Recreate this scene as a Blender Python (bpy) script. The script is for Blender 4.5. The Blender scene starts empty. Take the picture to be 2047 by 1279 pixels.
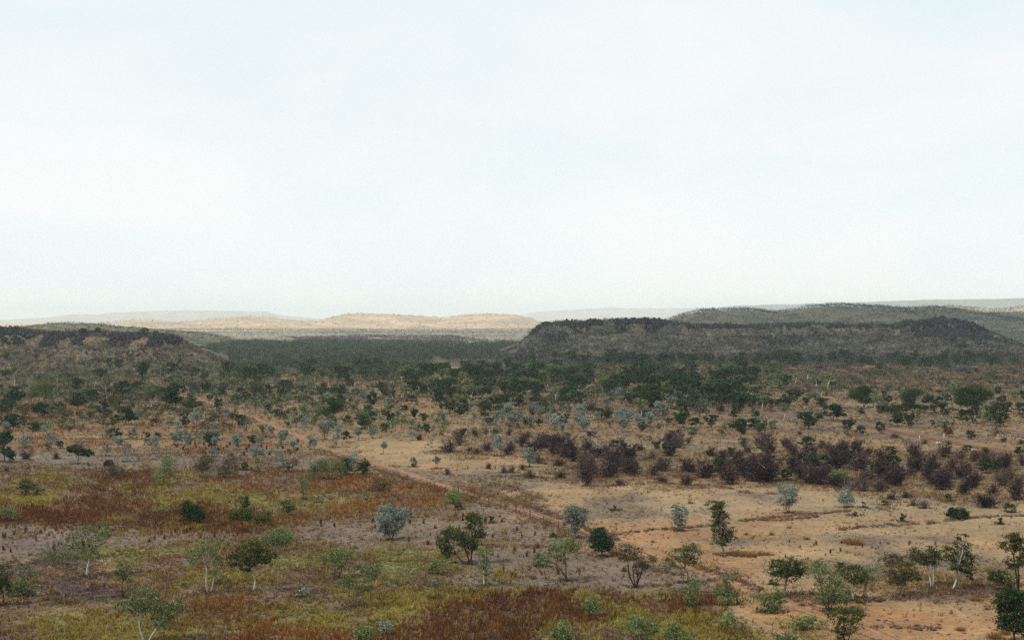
import bpy, math, random
import numpy as np
from mathutils import Vector
random.seed(11); RNG = np.random.default_rng(11)
SC = bpy.context.scene
COL = SC.collection
# ------------------------------------------------------------------ camera, sky, sun, exposure
F, H, CX, HY = 2972.0, 30.0, 1023.5, 639.5          # focal length in photo pixels, eye height, image centre
cam = bpy.data.objects.new("camera", bpy.data.cameras.new("camera")); COL.objects.link(cam)
cam.location = (0, 0, H); cam.rotation_euler = (math.radians(90), 0, 0)
cam.data.sensor_width = 36.0; cam.data.lens = F / 2047 * 36.0
cam.data.clip_start = 0.5; cam.data.clip_end = 90000
SC.camera = cam
SUN_EL, SUN_AZ = math.radians(52), math.radians(238)
w = bpy.data.worlds.new("World"); SC.world = w; w.use_nodes = True
nt = w.node_tree; nt.nodes.clear()
N = lambda t: nt.nodes.new(t)
out = N('ShaderNodeOutputWorld'); bg = N('ShaderNodeBackground'); sky = N('ShaderNodeTexSky')
sky.sky_type = 'NISHITA'; sky.sun_disc = False; sky.sun_elevation = SUN_EL; sky.sun_rotation = SUN_AZ
sky.dust_density = 2.0; sky.air_density = 1.0
tc = N('ShaderNodeTexCoord'); mp = N('ShaderNodeMapping'); mp.inputs['Scale'].default_value = (1.0, 1.0, 2.6)
n1 = N('ShaderNodeTexNoise'); n1.inputs['Scale'].default_value = 3.2; n1.inputs['Detail'].default_value = 7; n1.inputs['Roughness'].default_value = .55
mp.inputs['Location'].default_value = (0.35, 0.1, 0.22)
n1.inputs['Distortion'].default_value = .5
rp = N('ShaderNodeValToRGB')
rp.color_ramp.elements[0].position = .36; rp.color_ramp.elements[0].color = (8.7, 9.85, 10.0, 1)
rp.color_ramp.elements[1].position = .62; rp.color_ramp.elements[1].color = (10.2, 10.4, 10.3, 1)
mx = N('ShaderNodeMix'); mx.data_type = 'RGBA'; mx.inputs[0].default_value = .9
bg.inputs['Strength'].default_value = .1
L = nt.links.new
L(tc.outputs['Generated'], mp.inputs['Vector']); L(mp.outputs[0], n1.inputs['Vector']); L(n1.outputs[0], rp.inputs[0])
sx = N('ShaderNodeSeparateXYZ'); L(tc.outputs['Generated'], sx.inputs[0])
hz = N('ShaderNodeMapRange'); hz.inputs['From Min'].default_value = 0; hz.inputs['From Max'].default_value = .16; hz.inputs['To Min'].default_value = 1.08; hz.inputs['To Max'].default_value = 1.0; hz.interpolation_type = 'SMOOTHSTEP'
L(sx.outputs['Z'], hz.inputs[0]); vs = N('ShaderNodeVectorMath'); vs.operation = 'SCALE'; L(rp.outputs[0], vs.inputs[0]); L(hz.outputs[0], vs.inputs['Scale'])
L(sky.outputs[0], mx.inputs[6]); L(vs.outputs[0], mx.inputs[7]); L(mx.outputs[2], bg.inputs['Color']); L(bg.outputs[0], out.inputs[0])
sl = bpy.data.lights.new("sun", 'SUN'); sl.energy = 3.1; sl.angle = math.radians(5); sl.color = (1, .95, .86)
so = bpy.data.objects.new("sun", sl); COL.objects.link(so)
dv = Vector((math.sin(SUN_AZ) * math.cos(SUN_EL), math.cos(SUN_AZ) * math.cos(SUN_EL), math.sin(SUN_EL)))
so.rotation_euler = dv.to_track_quat('Z', 'Y').to_euler()
SC.view_settings.view_transform = 'Standard'; SC.view_settings.look = 'None'; SC.view_settings.gamma = 1
SC.view_settings.exposure = 0.0
SC.cycles.max_bounces = 4; SC.cycles.diffuse_bounces = 2; SC.cycles.glossy_bounces = 1; SC.cycles.transmission_bounces = 2
SC.cycles.transparent_max_bounces = 4; SC.cycles.volume_bounces = 1; SC.cycles.use_denoising = False

# ------------------------------------------------------------------ numpy helpers
def _h(ix, iy, s):
    n = (ix.astype(np.int64) * 374761393 + iy.astype(np.int64) * 668265263 + s * 1442695041) & 0x7fffffff
    n = ((n ^ (n >> 13)) * 1274126177) & 0x7fffffff
    return ((n ^ (n >> 16)) & 0xffff) / 65535.0
def vn(x, y, s=0):
    x = np.asarray(x, float); y = np.asarray(y, float)
    ix = np.floor(x); iy = np.floor(y); fx = x - ix; fy = y - iy
    fx = fx * fx * (3 - 2 * fx); fy = fy * fy * (3 - 2 * fy)
    a = _h(ix, iy, s); b = _h(ix + 1, iy, s); c = _h(ix, iy + 1, s); d = _h(ix + 1, iy + 1, s)
    return (a + (b - a) * fx) * (1 - fy) + (c + (d - c) * fx) * fy
def fbm(x, y, s=0, o=4):
    t = 0; a = .5; n = 0
    for k in range(o):
        t = t + a * vn(x, y, s + k * 7); n += a; x = x * 2.03 + 3.1; y = y * 2.03 + 1.7; a *= .5
    return t / n
def g2w(px, row, d=None):
    d = H * F / (row - HY) if d is None else d
    return (px - CX) * d / F, d
def w2g(x, y):
    y = np.maximum(np.asarray(y, float), 1.0)
    return CX + x * F / y, HY + H * F / y
def inpoly(px, py, pts):
    r = np.zeros(px.shape, bool); n = len(pts); j = n - 1
    for i in range(n):
        xi, yi = pts[i]; xj, yj = pts[j]
        if yi != yj:
            r ^= ((yi > py) != (yj > py)) & (px < (xj - xi) * (py - yi) / (yj - yi) + xi)
        j = i
    return r

# ------------------------------------------------------------------ terrain
def base_z(x, y):
    r = np.hypot(x, y)
    t = np.clip((70 - r) / 62, 0, 1); rise = 24.0 * t * t * (3 - 2 * t)
    und = (fbm(x / 60, y / 60, 5, 3) - .5) * 1.0 * np.clip((r - 60) / 120, 0, 1) + (fbm(x / 7, y / 7, 9, 2) - .5) * .18
    return rise + und
HILLS = {}
def hill(key, pts, yf, yc, yb, prof, rough, front_wob=18, nscale=1.0):
    p = np.array(pts, float)
    X = (p[:, 0] - CX) * yc / F; Z = H - (p[:, 1] - HY) * yc / F
    HILLS[key] = dict(X=X, Z=np.maximum(Z, -2), yf=yf, yc=yc, yb=yb, prof=np.array(prof, float), rough=rough, fw=front_wob, ns=nscale)
def hill_z(key, x, y):
    h = HILLS[key]
    xq = x; x = x * h['yc'] / np.maximum(y, h['yc'])
    z = np.interp(x, h['X'], h['Z'], left=-2, right=-2)
    ns = h['ns']
    yw = y + (fbm(x / (45 * ns), y * 0 + 3, 21, 3) - .5) * 2 * h['fw'] * np.clip((h['yc'] - y) / (h['yc'] - h['yf']) + .1, 0, 1)
    t = (yw - h['yf']) / (h['yc'] - h['yf'])
    tb = np.clip((h['yb'] - y) / max(1.0, (h['yb'] - h['yc']) * .5), 0, 1)
    pr = np.interp(t, h['prof'][:, 0], h['prof'][:, 1]) * tb * tb * (3 - 2 * tb)
    gul = (fbm(x / (14 * ns), y / (40 * ns), 33, 4) - .5) * h['rough']
    return z * pr + gul * np.clip(z / 10, 0, 1) * np.clip(t * 3, 0, 1) * np.clip(tb, 0, 1) - 1.2 * (1 - np.clip(t * 6, 0, 1))
mesa = [(-.2, -.05), (0, 0), (.25, .15), (.5, .36), (.72, .58), (.82, .68), (.86, .9), (.93, .97), (1, 1), (9, 1)]
soft = [(-.2, -.05), (0, 0), (.15, .07), (.4, .33), (.7, .74), (.88, .94), (1, 1), (9, 1)]
hill('left_mesa', [(-420, 664), (-200, 660), (0, 659), (40, 660), (90, 667), (150, 667), (180, 665), (290, 671), (345, 671), (365, 681), (385, 696), (420, 711), (445, 724), (466, 738)], 770, 930, 1250, mesa, 1.6)
hill('left_rise', [(-100, 662), (30, 659), (80, 650), (130, 647), (200, 650), (250, 656), (310, 661), (400, 668), (460, 680)], 1250, 1600, 2300, soft, 3, 30, 1.6)
hill('right_mesa', [(960, 720), (1000, 708), (1030, 695), (1050, 679), (1064, 664), (1078, 653), (1115, 646), (1180, 643), (1280, 641), (1330, 644), (1380, 651), (1480, 653), (1560, 650), (1600, 649), (1680, 651), (1780, 653), (1800, 647), (1850, 643), (1880, 642), (1925, 646), (1950, 657), (1980, 667), (2010, 681), (2047, 698), (2110, 718)], 985, 1180, 1550, mesa, 2.2)
hill('scrub_hill', [(1290, 656), (1340, 642), (1362, 632), (1400, 623), (1440, 621), (1500, 622), (1540, 627), (1565, 624), (1600, 616), (1640, 612), (1700, 614), (1760, 617), (1800, 618), (1850, 615), (1880, 616), (1920, 621), (1960, 632), (2000, 645), (2047, 655), (2200, 672)], 1650, 2250, 3000, soft, 7, 60, 3)
hill('dark_ridge', [(1760, 655), (1850, 641), (1900, 634), (1960, 630), (2047, 625), (2250, 618), (2500, 630)], 2400, 3100, 3800, soft, 7, 60, 4)
hill('tan_ridge', [(1780, 640), (1840, 620), (1900, 613), (1950, 616), (1990, 620), (2047, 614), (2250, 609), (2500, 625)], 3600, 4300, 5200, soft, 8, 80, 5)
hill('sunlit_straw_hills', [(120, 656), (200, 647), (260, 641), (310, 640), (350, 644), (400, 641), (450, 636), (520, 632), (560, 636), (600, 642), (640, 641), (664, 634), (690, 627), (730, 626), (790, 629), (850, 633), (885, 634), (930, 629), (990, 627), (1030, 629), (1060, 637), (1090, 648), (1110, 658)], 4700, 5500, 6500, soft, 9, 90, 6)
hill('blue_range', [(-500, 636), (0, 640), (60, 637), (110, 634), (160, 628), (190, 629), (210, 630), (216, 625), (330, 621), (430, 621), (530, 622), (560, 630), (600, 634), (650, 638), (760, 645)], 17000, 20000, 25000, mesa, 18, 200, 12)
hill('blue_ridge', [(960, 645), (1030, 632), (1060, 625), (1120, 620), (1220, 615), (1300, 616), (1400, 616), (1500, 618), (1700, 622)], 20000, 23500, 28000, mesa, 18, 200, 14)
hill('grey_ridge', [(1340, 632), (1440, 615), (1470, 611), (1560, 609), (1650, 606), (1750, 603), (1850, 599), (1950, 598), (2047, 596), (2300, 588), (2600, 600)], 11500, 14000, 17500, mesa, 12, 150, 9)
def top_z(x, y):
    z = base_z(x, y)
    for k in ('left_mesa', 'left_rise', 'right_mesa', 'scrub_hill', 'dark_ridge'):
        z = np.maximum(z, hill_z(k, x, y))
    return z
_D = np.geomspace(60, 3500, 2600)
def hit(px, row):
    x = (px - CX) * _D / F; zr = H - (row - HY) * _D / F
    m = np.nonzero(zr < top_z(x, _D))[0]
    i = m[0] if len(m) else len(_D) - 1
    return float(x[i]), float(_D[i]), float(top_z(x[i:i + 1], _D[i:i + 1])[0])

# ------------------------------------------------------------------ ground cover map (real colours of soil and grass)
LAY = ['tan', 'orange', 'grey', 'brown', 'purple', 'straw', 'red', 'green', 'ygreen', 'rust', 'pale', 'belt']
LC = np.array([(.33, .24, .150), (.335, .21, .125), (.19, .150, .118), (.165, .115, .085), (.10, .072, .068), (.25, .18, .110), (.12, .070, .045), (.20, .19, .09), (.19, .16, .07), (.18, .11, .065), (.30, .275, .225), (.10, .09, .07)])
I = {n: k for k, n in enumerate(LAY)}
ZONES = [  # layer, share covered, patch size m, outline in photo pixels (seen on the flat ground)
 ('straw', .75, 8, [(-3000, 650), (5000, 650), (5000, 900), (-3000, 900)]),
 ('pale', .8, 60, [(-3000, 641), (5000, 641), (5000, 690), (-3000, 690)]),
 ('purple', .6, 60, [(560, 672), (900, 670), (960, 681), (820, 687), (640, 683)]),
 ('belt', .95, 40, [(350, 688), (560, 684), (860, 690), (1100, 690), (1200, 740), (880, 738), (640, 745), (420, 745)]),
 ('orange', 1, 20, [(868, 723), (890, 724), (925, 735), (915, 742), (880, 736)]),
 ('brown', .6, 9, [(-400, 750), (430, 745), (470, 800), (400, 830), (-400, 830)]),
 ('rust', .5, 7, [(-400, 815), (420, 800), (520, 850), (640, 880), (560, 900), (-400, 900)]),
 ('brown', .5, 6, [(1000, 800), (1500, 790), (2400, 900), (2400, 1000), (1700, 1000), (1100, 940), (900, 870)]),
 ('straw', .55, 5, [(1150, 860), (1500, 860), (2400, 900), (2400, 990), (1700, 970), (1100, 920)]),
 ('tan', .9, 9, [(660, 890), (760, 880), (870, 880), (900, 905), (1050, 920), (1140, 950), (1000, 957), (900, 948), (820, 945), (740, 918)]),
 ('grey', .55, 9, [(740, 930), (1000, 935), (1130, 948), (1000, 958), (880, 950)]),
 ('orange', .36, 6, [(560, 850), (620, 870), (760, 910), (900, 930), (980, 975), (860, 960), (720, 925), (600, 885)]),
 ('grey', .8, 9, [(-200, 905), (230, 902), (600, 898), (690, 922), (600, 936), (300, 930), (150, 935), (-200, 925)]),
 ('brown', .35, 3, [(200, 895), (640, 890), (640, 912), (200, 915)]),
 ('tan', .97, 12, [(900, 975), (1050, 965), (1180, 962), (1300, 962), (1560, 970), (1700, 985), (1850, 1005), (2500, 1030), (2500, 1400), (1500, 1400), (1490, 1175), (1300, 1105), (1200, 1070), (1100, 1040), (1000, 1005)]),
 ('orange', .75, 10, [(1120, 1040), (1250, 1050), (1430, 1030), (1480, 1060), (1400, 1075), (1240, 1080)]),
 ('grey', .5, 9, [(980, 975), (1300, 975), (1560, 985), (1500, 1020), (1200, 1040), (1060, 1010)]),
 ('orange', .6, 10, [(1480, 1035), (1800, 1030), (2100, 1050), (2100, 1110), (1700, 1080), (1500, 1070)]),
 ('orange', .7, 9, [(1540, 1190), (1700, 1195), (2200, 1180), (2300, 1400), (1640, 1400)]),
 ('orange', .55, 8, [(1210, 1075), (1420, 1090), (1500, 1120), (1420, 1150), (1300, 1110)]),
 ('grey', .5, 9, [(1400, 1070), (1900, 1080), (2050, 1150), (1700, 1150), (1480, 1130)]),
 ('brown', .6, 5, [(1560, 1165), (1940, 1150), (2100, 1180), (1960, 1200), (1600, 1205)]),
 ('straw', .4, 4, [(1560, 1140), (1940, 1130), (2100, 1150), (1960, 1195), (1600, 1200)]),
 ('brown', .8, 8, [(-400, 935), (420, 935), (1000, 975), (1200, 1070), (1420, 1160), (1500, 1400), (-600, 1400)]),
 ('ygreen', .45, 5, [(-400, 935), (420, 945), (640, 960), (760, 1000), (640, 1040), (380, 1050), (-400, 1030)]),
 ('red', .68, 6, [(150, 945), (330, 948), (300, 990), (350, 1050), (180, 1060), (-300, 1045), (-300, 1005), (130, 1005)]),
 ('red', .7, 7, [(330, 1000), (430, 990), (560, 1030), (540, 1060), (350, 1062)]),
 ('rust', .66, 5, [(470, 943), (640, 940), (750, 955), (880, 972), (930, 990), (870, 1010), (740, 1020), (650, 1035), (560, 1048), (430, 1045), (480, 1010)]),
 ('green', .8, 5, [(480, 975), (560, 978), (690, 988), (640, 1010), (560, 1020), (480, 1005)]),
 ('ygreen', .55, 5, [(300, 950), (500, 958), (520, 1000), (420, 1015), (300, 1000)]),
 ('grey', .9, 9, [(560, 1055), (700, 1035), (860, 1020), (960, 1000), (1060, 1030), (1200, 1080), (1400, 1150), (1400, 1172), (1230, 1158), (1000, 1160), (880, 1150), (900, 1115), (1010, 1100), (850, 1085), (700, 1090)]),
 ('straw', .8, 3, [(950, 1068), (1090, 1072), (1110, 1088), (960, 1092)]),
 ('grey', .85, 8, [(-400, 1058), (300, 1052), (480, 1060), (400, 1085), (200, 1090), (130, 1112), (60, 1150), (-400, 1150)]),
 ('purple', .75, 7, [(-300, 1150), (60, 1130), (160, 1095), (250, 1170), (300, 1215), (120, 1225), (-300, 1215)]),
 ('green', .85, 4, [(200, 1090), (330, 1095), (340, 1122), (240, 1128), (190, 1110)]),
 ('green', .8, 5, [(560, 1092), (700, 1085), (800, 1082), (890, 1092), (900, 1130), (820, 1150), (640, 1145), (510, 1140)]),
 ('ygreen', .6, 5, [(270, 1135), (560, 1125), (580, 1150), (400, 1175), (290, 1170)]),
 ('ygreen', .55, 6, [(-400, 1215), (200, 1215), (360, 1240), (420, 1400), (-400, 1400)]),
 ('ygreen', .75, 6, [(400, 1200), (700, 1175), (880, 1165), (1010, 1152), (1110, 1165), (1010, 1200), (960, 1250), (760, 1290), (400, 1300)]),
 ('red', .74, 7, [(1010, 1172), (1100, 1158), (1250, 1165), (1440, 1180), (1440, 1225), (1250, 1250), (1120, 1290), (760, 1400), (760, 1245), (950, 1200)]),
 ('rust', .7, 7, [(370, 1205), (540, 1195), (560, 1250), (760, 1290), (760, 1400), (370, 1400)]),
 ('ygreen', .35, 4, [(900, 1170), (1300, 1160), (1440, 1200), (1340, 1260), (900, 1290)]),
 ('ygreen', .65, 5, [(1230, 1235), (1450, 1225), (1600, 1215), (1620, 1260), (1480, 1400), (1180, 1400), (1180, 1260)]),
 ('straw', .4, 4, [(0, 1180), (400, 1150), (560, 1160), (560, 1200), (200, 1230), (0, 1230)]),
]
def layers(x, y, jit=0):
    if jit: q = RNG.normal(size=(2,) + np.shape(x)); q0, q1 = q[0] * jit, q[1] * jit * 2.6 * np.clip(y / 220, .8, 4)
    else: q0 = q1 = 0
    xs, ys = x, y
    px, row = w2g(x, y)
    k = (row - HY) / F * 0 + 1
    wx = (fbm(x / 14, y / 14, 51, 4) - .5) * 2; wy = (fbm(x / 14, y / 14, 57, 4) - .5) * 2
    hw = (vn(x * 1.1, y * 1.1, 61) - .5) * 2
    xx, yy = w2g(xs + wx * 7 + hw * 1.4 + q0, ys + wy * 16 * np.clip(y / 250, .7, 5) - hw * 3 + q1); x = x + q0 * .5; y = y + q1 * .5
    n = fbm(x / 11, y / 16, 63, 4)
    idx = np.where(n < .45, I['brown'], np.where(n < .62, I['straw'], I['tan']))
    for q, (lay, share, sz, pts) in enumerate(ZONES):
        m = inpoly(xx, yy, pts)
        if share < 1:
            v = fbm(x / sz, y / (sz * 1.8), 100 + q, 4)
            m &= v < (.5 + (share - .5) * .62)
        idx = np.where(m, I[lay], idx)
    return idx

# ------------------------------------------------------------------ materials
def mat(name, base=None, attr=True, noise=None, rough=.95, transl=0, objvar=.0, bump=None):
    """base colour (or the mesh's own colour attribute), broken up by noise given as a list of (scale, dark, light, squash)"""
    m = bpy.data.materials.new(name); m.use_nodes = True
    t = m.node_tree; t.nodes.clear(); n = t.nodes.new; l = t.links.new
    o = n('ShaderNodeOutputMaterial'); b = n('ShaderNodeBsdfPrincipled')
    b.inputs['Roughness'].default_value = rough; b.inputs['Specular IOR Level'].default_value = .15
    if attr:
        a = n('ShaderNodeAttribute'); a.attribute_name = 'Col'; c = a.outputs['Color']
    else:
        a = n('ShaderNodeRGB'); a.outputs[0].default_value = (*base, 1); c = a.outputs[0]
    g = n('ShaderNodeNewGeometry')
    for sc, lo, hi, sq in (noise or []):
        mpn = n('ShaderNodeMapping'); mpn.inputs['Scale'].default_value = (sc, sc * sq, sc); l(g.outputs['Position'], mpn.inputs[0])
        z = n('ShaderNodeTexNoise'); z.inputs['Scale'].default_value = 1; z.inputs['Detail'].default_value = 4; z.inputs['Roughness'].default_value = .65
        l(mpn.outputs[0], z.inputs['Vector'])
        r = n('ShaderNodeMapRange'); r.inputs['From Min'].default_value = .32; r.inputs['From Max'].default_value = .68
        r.inputs['To Min'].default_value = lo; r.inputs['To Max'].default_value = hi; l(z.outputs[0], r.inputs[0])
        vm = n('ShaderNodeVectorMath'); vm.operation = 'SCALE'; l(c, vm.inputs[0]); l(r.outputs[0], vm.inputs['Scale']); c = vm.outputs[0]
    if objvar:
        oi = n('ShaderNodeObjectInfo'); r = n('ShaderNodeMapRange'); r.inputs['To Min'].default_value = 1 - objvar; r.inputs['To Max'].default_value = 1 + objvar
        l(oi.outputs['Random'], r.inputs[0]); vm = n('ShaderNodeVectorMath'); vm.operation = 'SCALE'; l(c, vm.inputs[0]); l(r.outputs[0], vm.inputs['Scale']); c = vm.outputs[0]
    l(c, b.inputs['Base Color'])
    if bump:
        z = n('ShaderNodeTexNoise'); z.inputs['Scale'].default_value = bump[0]; z.inputs['Detail'].default_value = 5
        l(g.outputs['Position'], z.inputs['Vector'])
        bp = n('ShaderNodeBump'); bp.inputs['Distance'].default_value = bump[1]; bp.inputs['Strength'].default_value = .8
        l(z.outputs[0], bp.inputs['Height']); l(bp.outputs[0], b.inputs['Normal'])
    s = b.outputs[0]
    if transl:
        tr = n('ShaderNodeBsdfTranslucent'); l(c, tr.inputs[0]); ms = n('ShaderNodeMixShader'); ms.inputs[0].default_value = transl
        l(s, ms.inputs[1]); l(tr.outputs[0], ms.inputs[2]); s = ms.outputs[0]
    l(s, o.inputs['Surface'])
    return m
M_GROUND = mat('dry_soil', noise=[(1.1, .74, 1.2, 1), (.16, .82, 1.16, .6), (4.5, .78, 1.2, 1)], bump=(2.5, .25))
M_HILL = mat('hillside_soil', noise=[(.7, .4, 1.6, 1), (.05, .72, 1.25, 1), (.16, .7, 1.25, 1)], bump=(.5, 1.2))
M_FAR = mat('far_hillside', noise=[(.035, .72, 1.2, 1), (.006, .75, 1.2, 1)])
M_TRACK = mat('packed_red_dirt', noise=[(1.3, .7, 1.2, 1), (.2, .8, 1.15, 1), (5, .8, 1.15, 1)], bump=(3, .15))
M_LEAF = mat('leaves', transl=.25, objvar=.22, rough=.8)
M_GRASS = mat('dry_grass', transl=.3)
M_ROCK = mat('weathered_rock', noise=[(.6, .55, 1.5, 1), (3, .6, 1.3, 1)], bump=(2.5, .4))
M_TWIG = mat('bare_twigs', objvar=.45)
M_BARK = mat('bark', noise=[(3, .6, 1.15, .5), (9, .8, 1.15, 1)])
M_STEEL = mat('rusty_steel', (.07, .045, .035), attr=False, noise=[(9, .6, 1.3, 1)])
M_WHITE = mat('white_paint', (.72, .70, .66), attr=False, noise=[(6, .8, 1.05, 1)])

# ------------------------------------------------------------------ mesh builders
GAIN, SAT = .73, 1.18
def tone(c):
    """bring the palette above to the film's soil and leaf colours: deeper and richer"""
    l = (c * (.3, .6, .1)).sum(-1, keepdims=True)
    k = np.where(c[..., 1:2] > c[..., 0:1], 1.30, SAT)
    return np.clip(l + (c - l) * k, .003, .9) * GAIN
def poly_mesh(name, V, k, colors, material, faces=None, smooth=False):
    """V: (n*k,3) loose faces of k corners, or with FACES an indexed mesh"""
    me = bpy.data.meshes.new(name)
    V = np.ascontiguousarray(V, np.float32); nv = len(V)
    me.vertices.add(nv); me.vertices.foreach_set('co', V.ravel())
    idx = np.arange(nv, dtype=np.int32) if faces is None else np.ascontiguousarray(faces, np.int32).ravel()
    nf = len(idx) // k
    me.loops.add(len(idx)); me.loops.foreach_set('vertex_index', idx)
    me.polygons.add(nf); me.polygons.foreach_set('loop_start', np.arange(0, nf * k, k, dtype=np.int32))
    me.update(calc_edges=True)
    if smooth: me.polygons.foreach_set('use_smooth', np.ones(nf, bool))
    if colors is not None:
        c = np.ones((nv, 4), np.float32); c[:, :3] = tone(np.asarray(colors, float)) if name not in ('sunlit_straw_hills', 'far_mountains', 'faded_mountains', 'blue_mountains', 'tan_hill') else colors
        ca = me.color_attributes.new('Col', 'FLOAT_COLOR', 'POINT'); ca.data.foreach_set('color', c.ravel())
    for m in (material if isinstance(material, (list, tuple)) else [material]): me.materials.append(m)
    return me
def link(name, me, parent=None, loc=None, **props):
    o = bpy.data.objects.new(name, me); COL.objects.link(o)
    if parent is not None: o.parent = parent
    if loc is not None: o.location = loc
    for k, v in props.items():
        if v is not None: o[k] = v
    return o
def leaf_quads(C, size, up=.3, aspect=.55, rng=RNG):
    """one leaf spray (quad) of given size round each centre"""
    n = len(C); a = rng.normal(size=(n, 3)); a /= np.linalg.norm(a, axis=1)[:, None]
    b = rng.normal(size=(n, 3)); b[:, 2] *= (1 - up); b -= a * (a * b).sum(1)[:, None]; b /= np.linalg.norm(b, axis=1)[:, None] + 1e-9
    s = (size * rng.uniform(.6, 1.35, n))[:, None]; a = a * s * .5; b = b * s * .5 * aspect
    return np.stack([C - a - b * .4, C - a * .1 - b, C + a, C + a * .1 + b], 1).reshape(-1, 3)
def crown_points(blobs, dens, rng=RNG, clump=.34):
    """blobs (x,y,z,rx,ry,rz): leaf positions in clumps with gaps between them"""
    out_ = []
    for (bx, by, bz, rx, ry, rz) in blobs:
        n = max(12, int(dens * math.pi * rx * rz)); k = max(4, int(n / 26))
        c = rng.normal(size=(k, 3)); c /= np.linalg.norm(c, axis=1)[:, None]; c *= (rng.uniform(.25, 1, k) ** .5)[:, None]
        r = rng.uniform(.6, 1.35, k) * clump
        j = rng.integers(0, k, n); p = rng.normal(size=(n, 3)) * .55; p[:, 2] *= .7
        q = c[j] * .88 + p * r[j][:, None]
        out_.append(q * (rx, ry, rz) + (bx, by, bz))
    return np.concatenate(out_)
def tubes(paths, sides=5):
    """paths: list of (points[n,3], radii[n], colour[n,3]) -> verts, quad faces, colours"""
    V, Q, Cc = [], [], []; off = 0
    for P, R, K in paths:
        P = np.asarray(P, float); n = len(P)
        T = np.gradient(P, axis=0); T /= np.linalg.norm(T, axis=1)[:, None] + 1e-9
        u = np.cross(T, (0.3, 1, .1)); u /= np.linalg.norm(u, axis=1)[:, None] + 1e-9; v = np.cross(T, u)
        a = np.arange(sides) * 2 * math.pi / sides
        ring = P[:, None] + (u[:, None] * np.cos(a)[None, :, None] + v[:, None] * np.sin(a)[None, :, None]) * np.asarray(R)[:, None, None]
        V.append(ring.reshape(-1, 3)); Cc.append(np.repeat(np.asarray(K, float).reshape(-1, 3) if np.ndim(K) > 1 else np.tile(K, (n, 1)), sides, 0))
        i = np.arange(n - 1)[:, None] * sides; s = np.arange(sides)[None]; s2 = (s + 1) % sides
        Q.append(np.stack([i + s, i + s2, i + sides + s2, i + sides + s], -1).reshape(-1, 4) + off); off += n * sides
    return np.concatenate(V), np.concatenate(Q), np.concatenate(Cc)
def bend(a, b, n=6, amt=.12, rng=RNG):
    a = np.array(a, float); b = np.array(b, float); t = np.linspace(0, 1, n)[:, None]; L_ = np.linalg.norm(b - a)
    o1 = rng.normal(size=3) * amt * L_; o1[2] *= .3; o2 = rng.normal(size=3) * amt * .6 * L_
    return a + (b - a) * t + o1 * (np.sin(t * math.pi)) + o2 * np.sin(t * 2 * math.pi) * .5
# species: leaf colour A, leaf colour B, leaf size m
SP = {'D': ((.016, .036, .021), (.066, .120, .046), .27), 'E': ((.11, .135, .07), (.29, .32, .16), .21), 'S': ((.17, .205, .175), (.42, .48, .42), .23),
      'L': ((.12, .165, .085), (.32, .38, .19), .21), 'O': ((.085, .075, .04), (.17, .145, .07), .22), 'K': ((.034, .050, .022), (.145, .17, .06), .23), 'R': ((.14, .035, .02), (.20, .06, .03), .25)}
BARK = {'w': (.68, .64, .56), 'g': (.24, .21, .19), 'd': (.055, .042, .04), 'r': (.19, .09, .06)}
def leafcols(n, sp, k=4, rng=RNG, z=None):
    A, B, _ = SP[sp]; t = (rng.uniform(0, 1, n) ** 1.4)[:, None]
    c = np.array(A) * (1 - t) + np.array(B) * t
    c = c * rng.uniform(.75, 1.25, (n, 1))
    br = rng.uniform(0, 1, n) < .03; c[br] = (.16, .10, .05)
    return np.repeat(c, k, 0)
def make_crown(blobs, sp, dens=22, leaf=None, rng=RNG):
    P = crown_points(blobs, dens * (6.5 if dens < 100 else 1), rng); s = leaf or SP[sp][2]
    return poly_mesh('crown', leaf_quads(P, s, rng=rng), 4, leafcols(len(P), sp, 4, rng), M_LEAF)
def make_trunk(blobs, bark, stems=1, h=5.0, rng=RNG, thick=1.0, twigs=3):
    col = np.array(BARK[bark]); B = sorted(blobs, key=lambda b: b[0]); paths = []
    groups = [B[i * len(B) // stems:(i + 1) * len(B) // stems] for i in range(stems)]
    groups = [g for g in groups if g] or [B]
    r0 = (.035 * h) * .66 * thick / (len(groups) ** .4)
    zmin = min(b[2] - b[5] for b in B)
    for g in groups:
        cx = np.mean([b[0] for b in g]); cy = np.mean([b[1] for b in g]); cz = min(b[2] for b in g)
        fz = max(h * .18, min(cz * .8, zmin + .25 * h))
        fk = np.array([cx * (.55 if len(groups) == 1 else .6), cy * .5, fz])
        base = np.array([rng.uniform(-.12, .12) * (len(groups) > 1), rng.uniform(-.1, .1), -.25])
        P = bend(base, fk, 7, .07, rng); R = np.linspace(r0, r0 * .62, 7); R[0] *= 1.35
        K = np.tile(col, (7, 1)); K[:2] *= .7; paths.append((P, R, K))
        for b in g:
            e = np.array([b[0], b[1], b[2] + b[5] * .25]); P = bend(fk, e, 6, .1, rng)
            paths.append((P, np.linspace(r0 * .55, r0 * .12, 6), np.tile(col * .92, (6, 1))))
            for _ in range(twigs):
                u = rng.normal(size=3); u /= np.linalg.norm(u); u[2] = abs(u[2]) * .8
                e2 = np.array(b[:3]) + u * np.array(b[3:6]) * .8; s = P[rng.integers(2, 5)]
                paths.append((bend(s, e2, 4, .12, rng), np.linspace(r0 * .24, r0 * .05, 4), np.tile(col * .85, (4, 1))))
    V, Q, K = tubes(paths, 6)
    return poly_mesh('trunk', V, 4, K * RNG.uniform(.85, 1.1, (len(K), 1)), M_BARK, Q, True)
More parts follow.
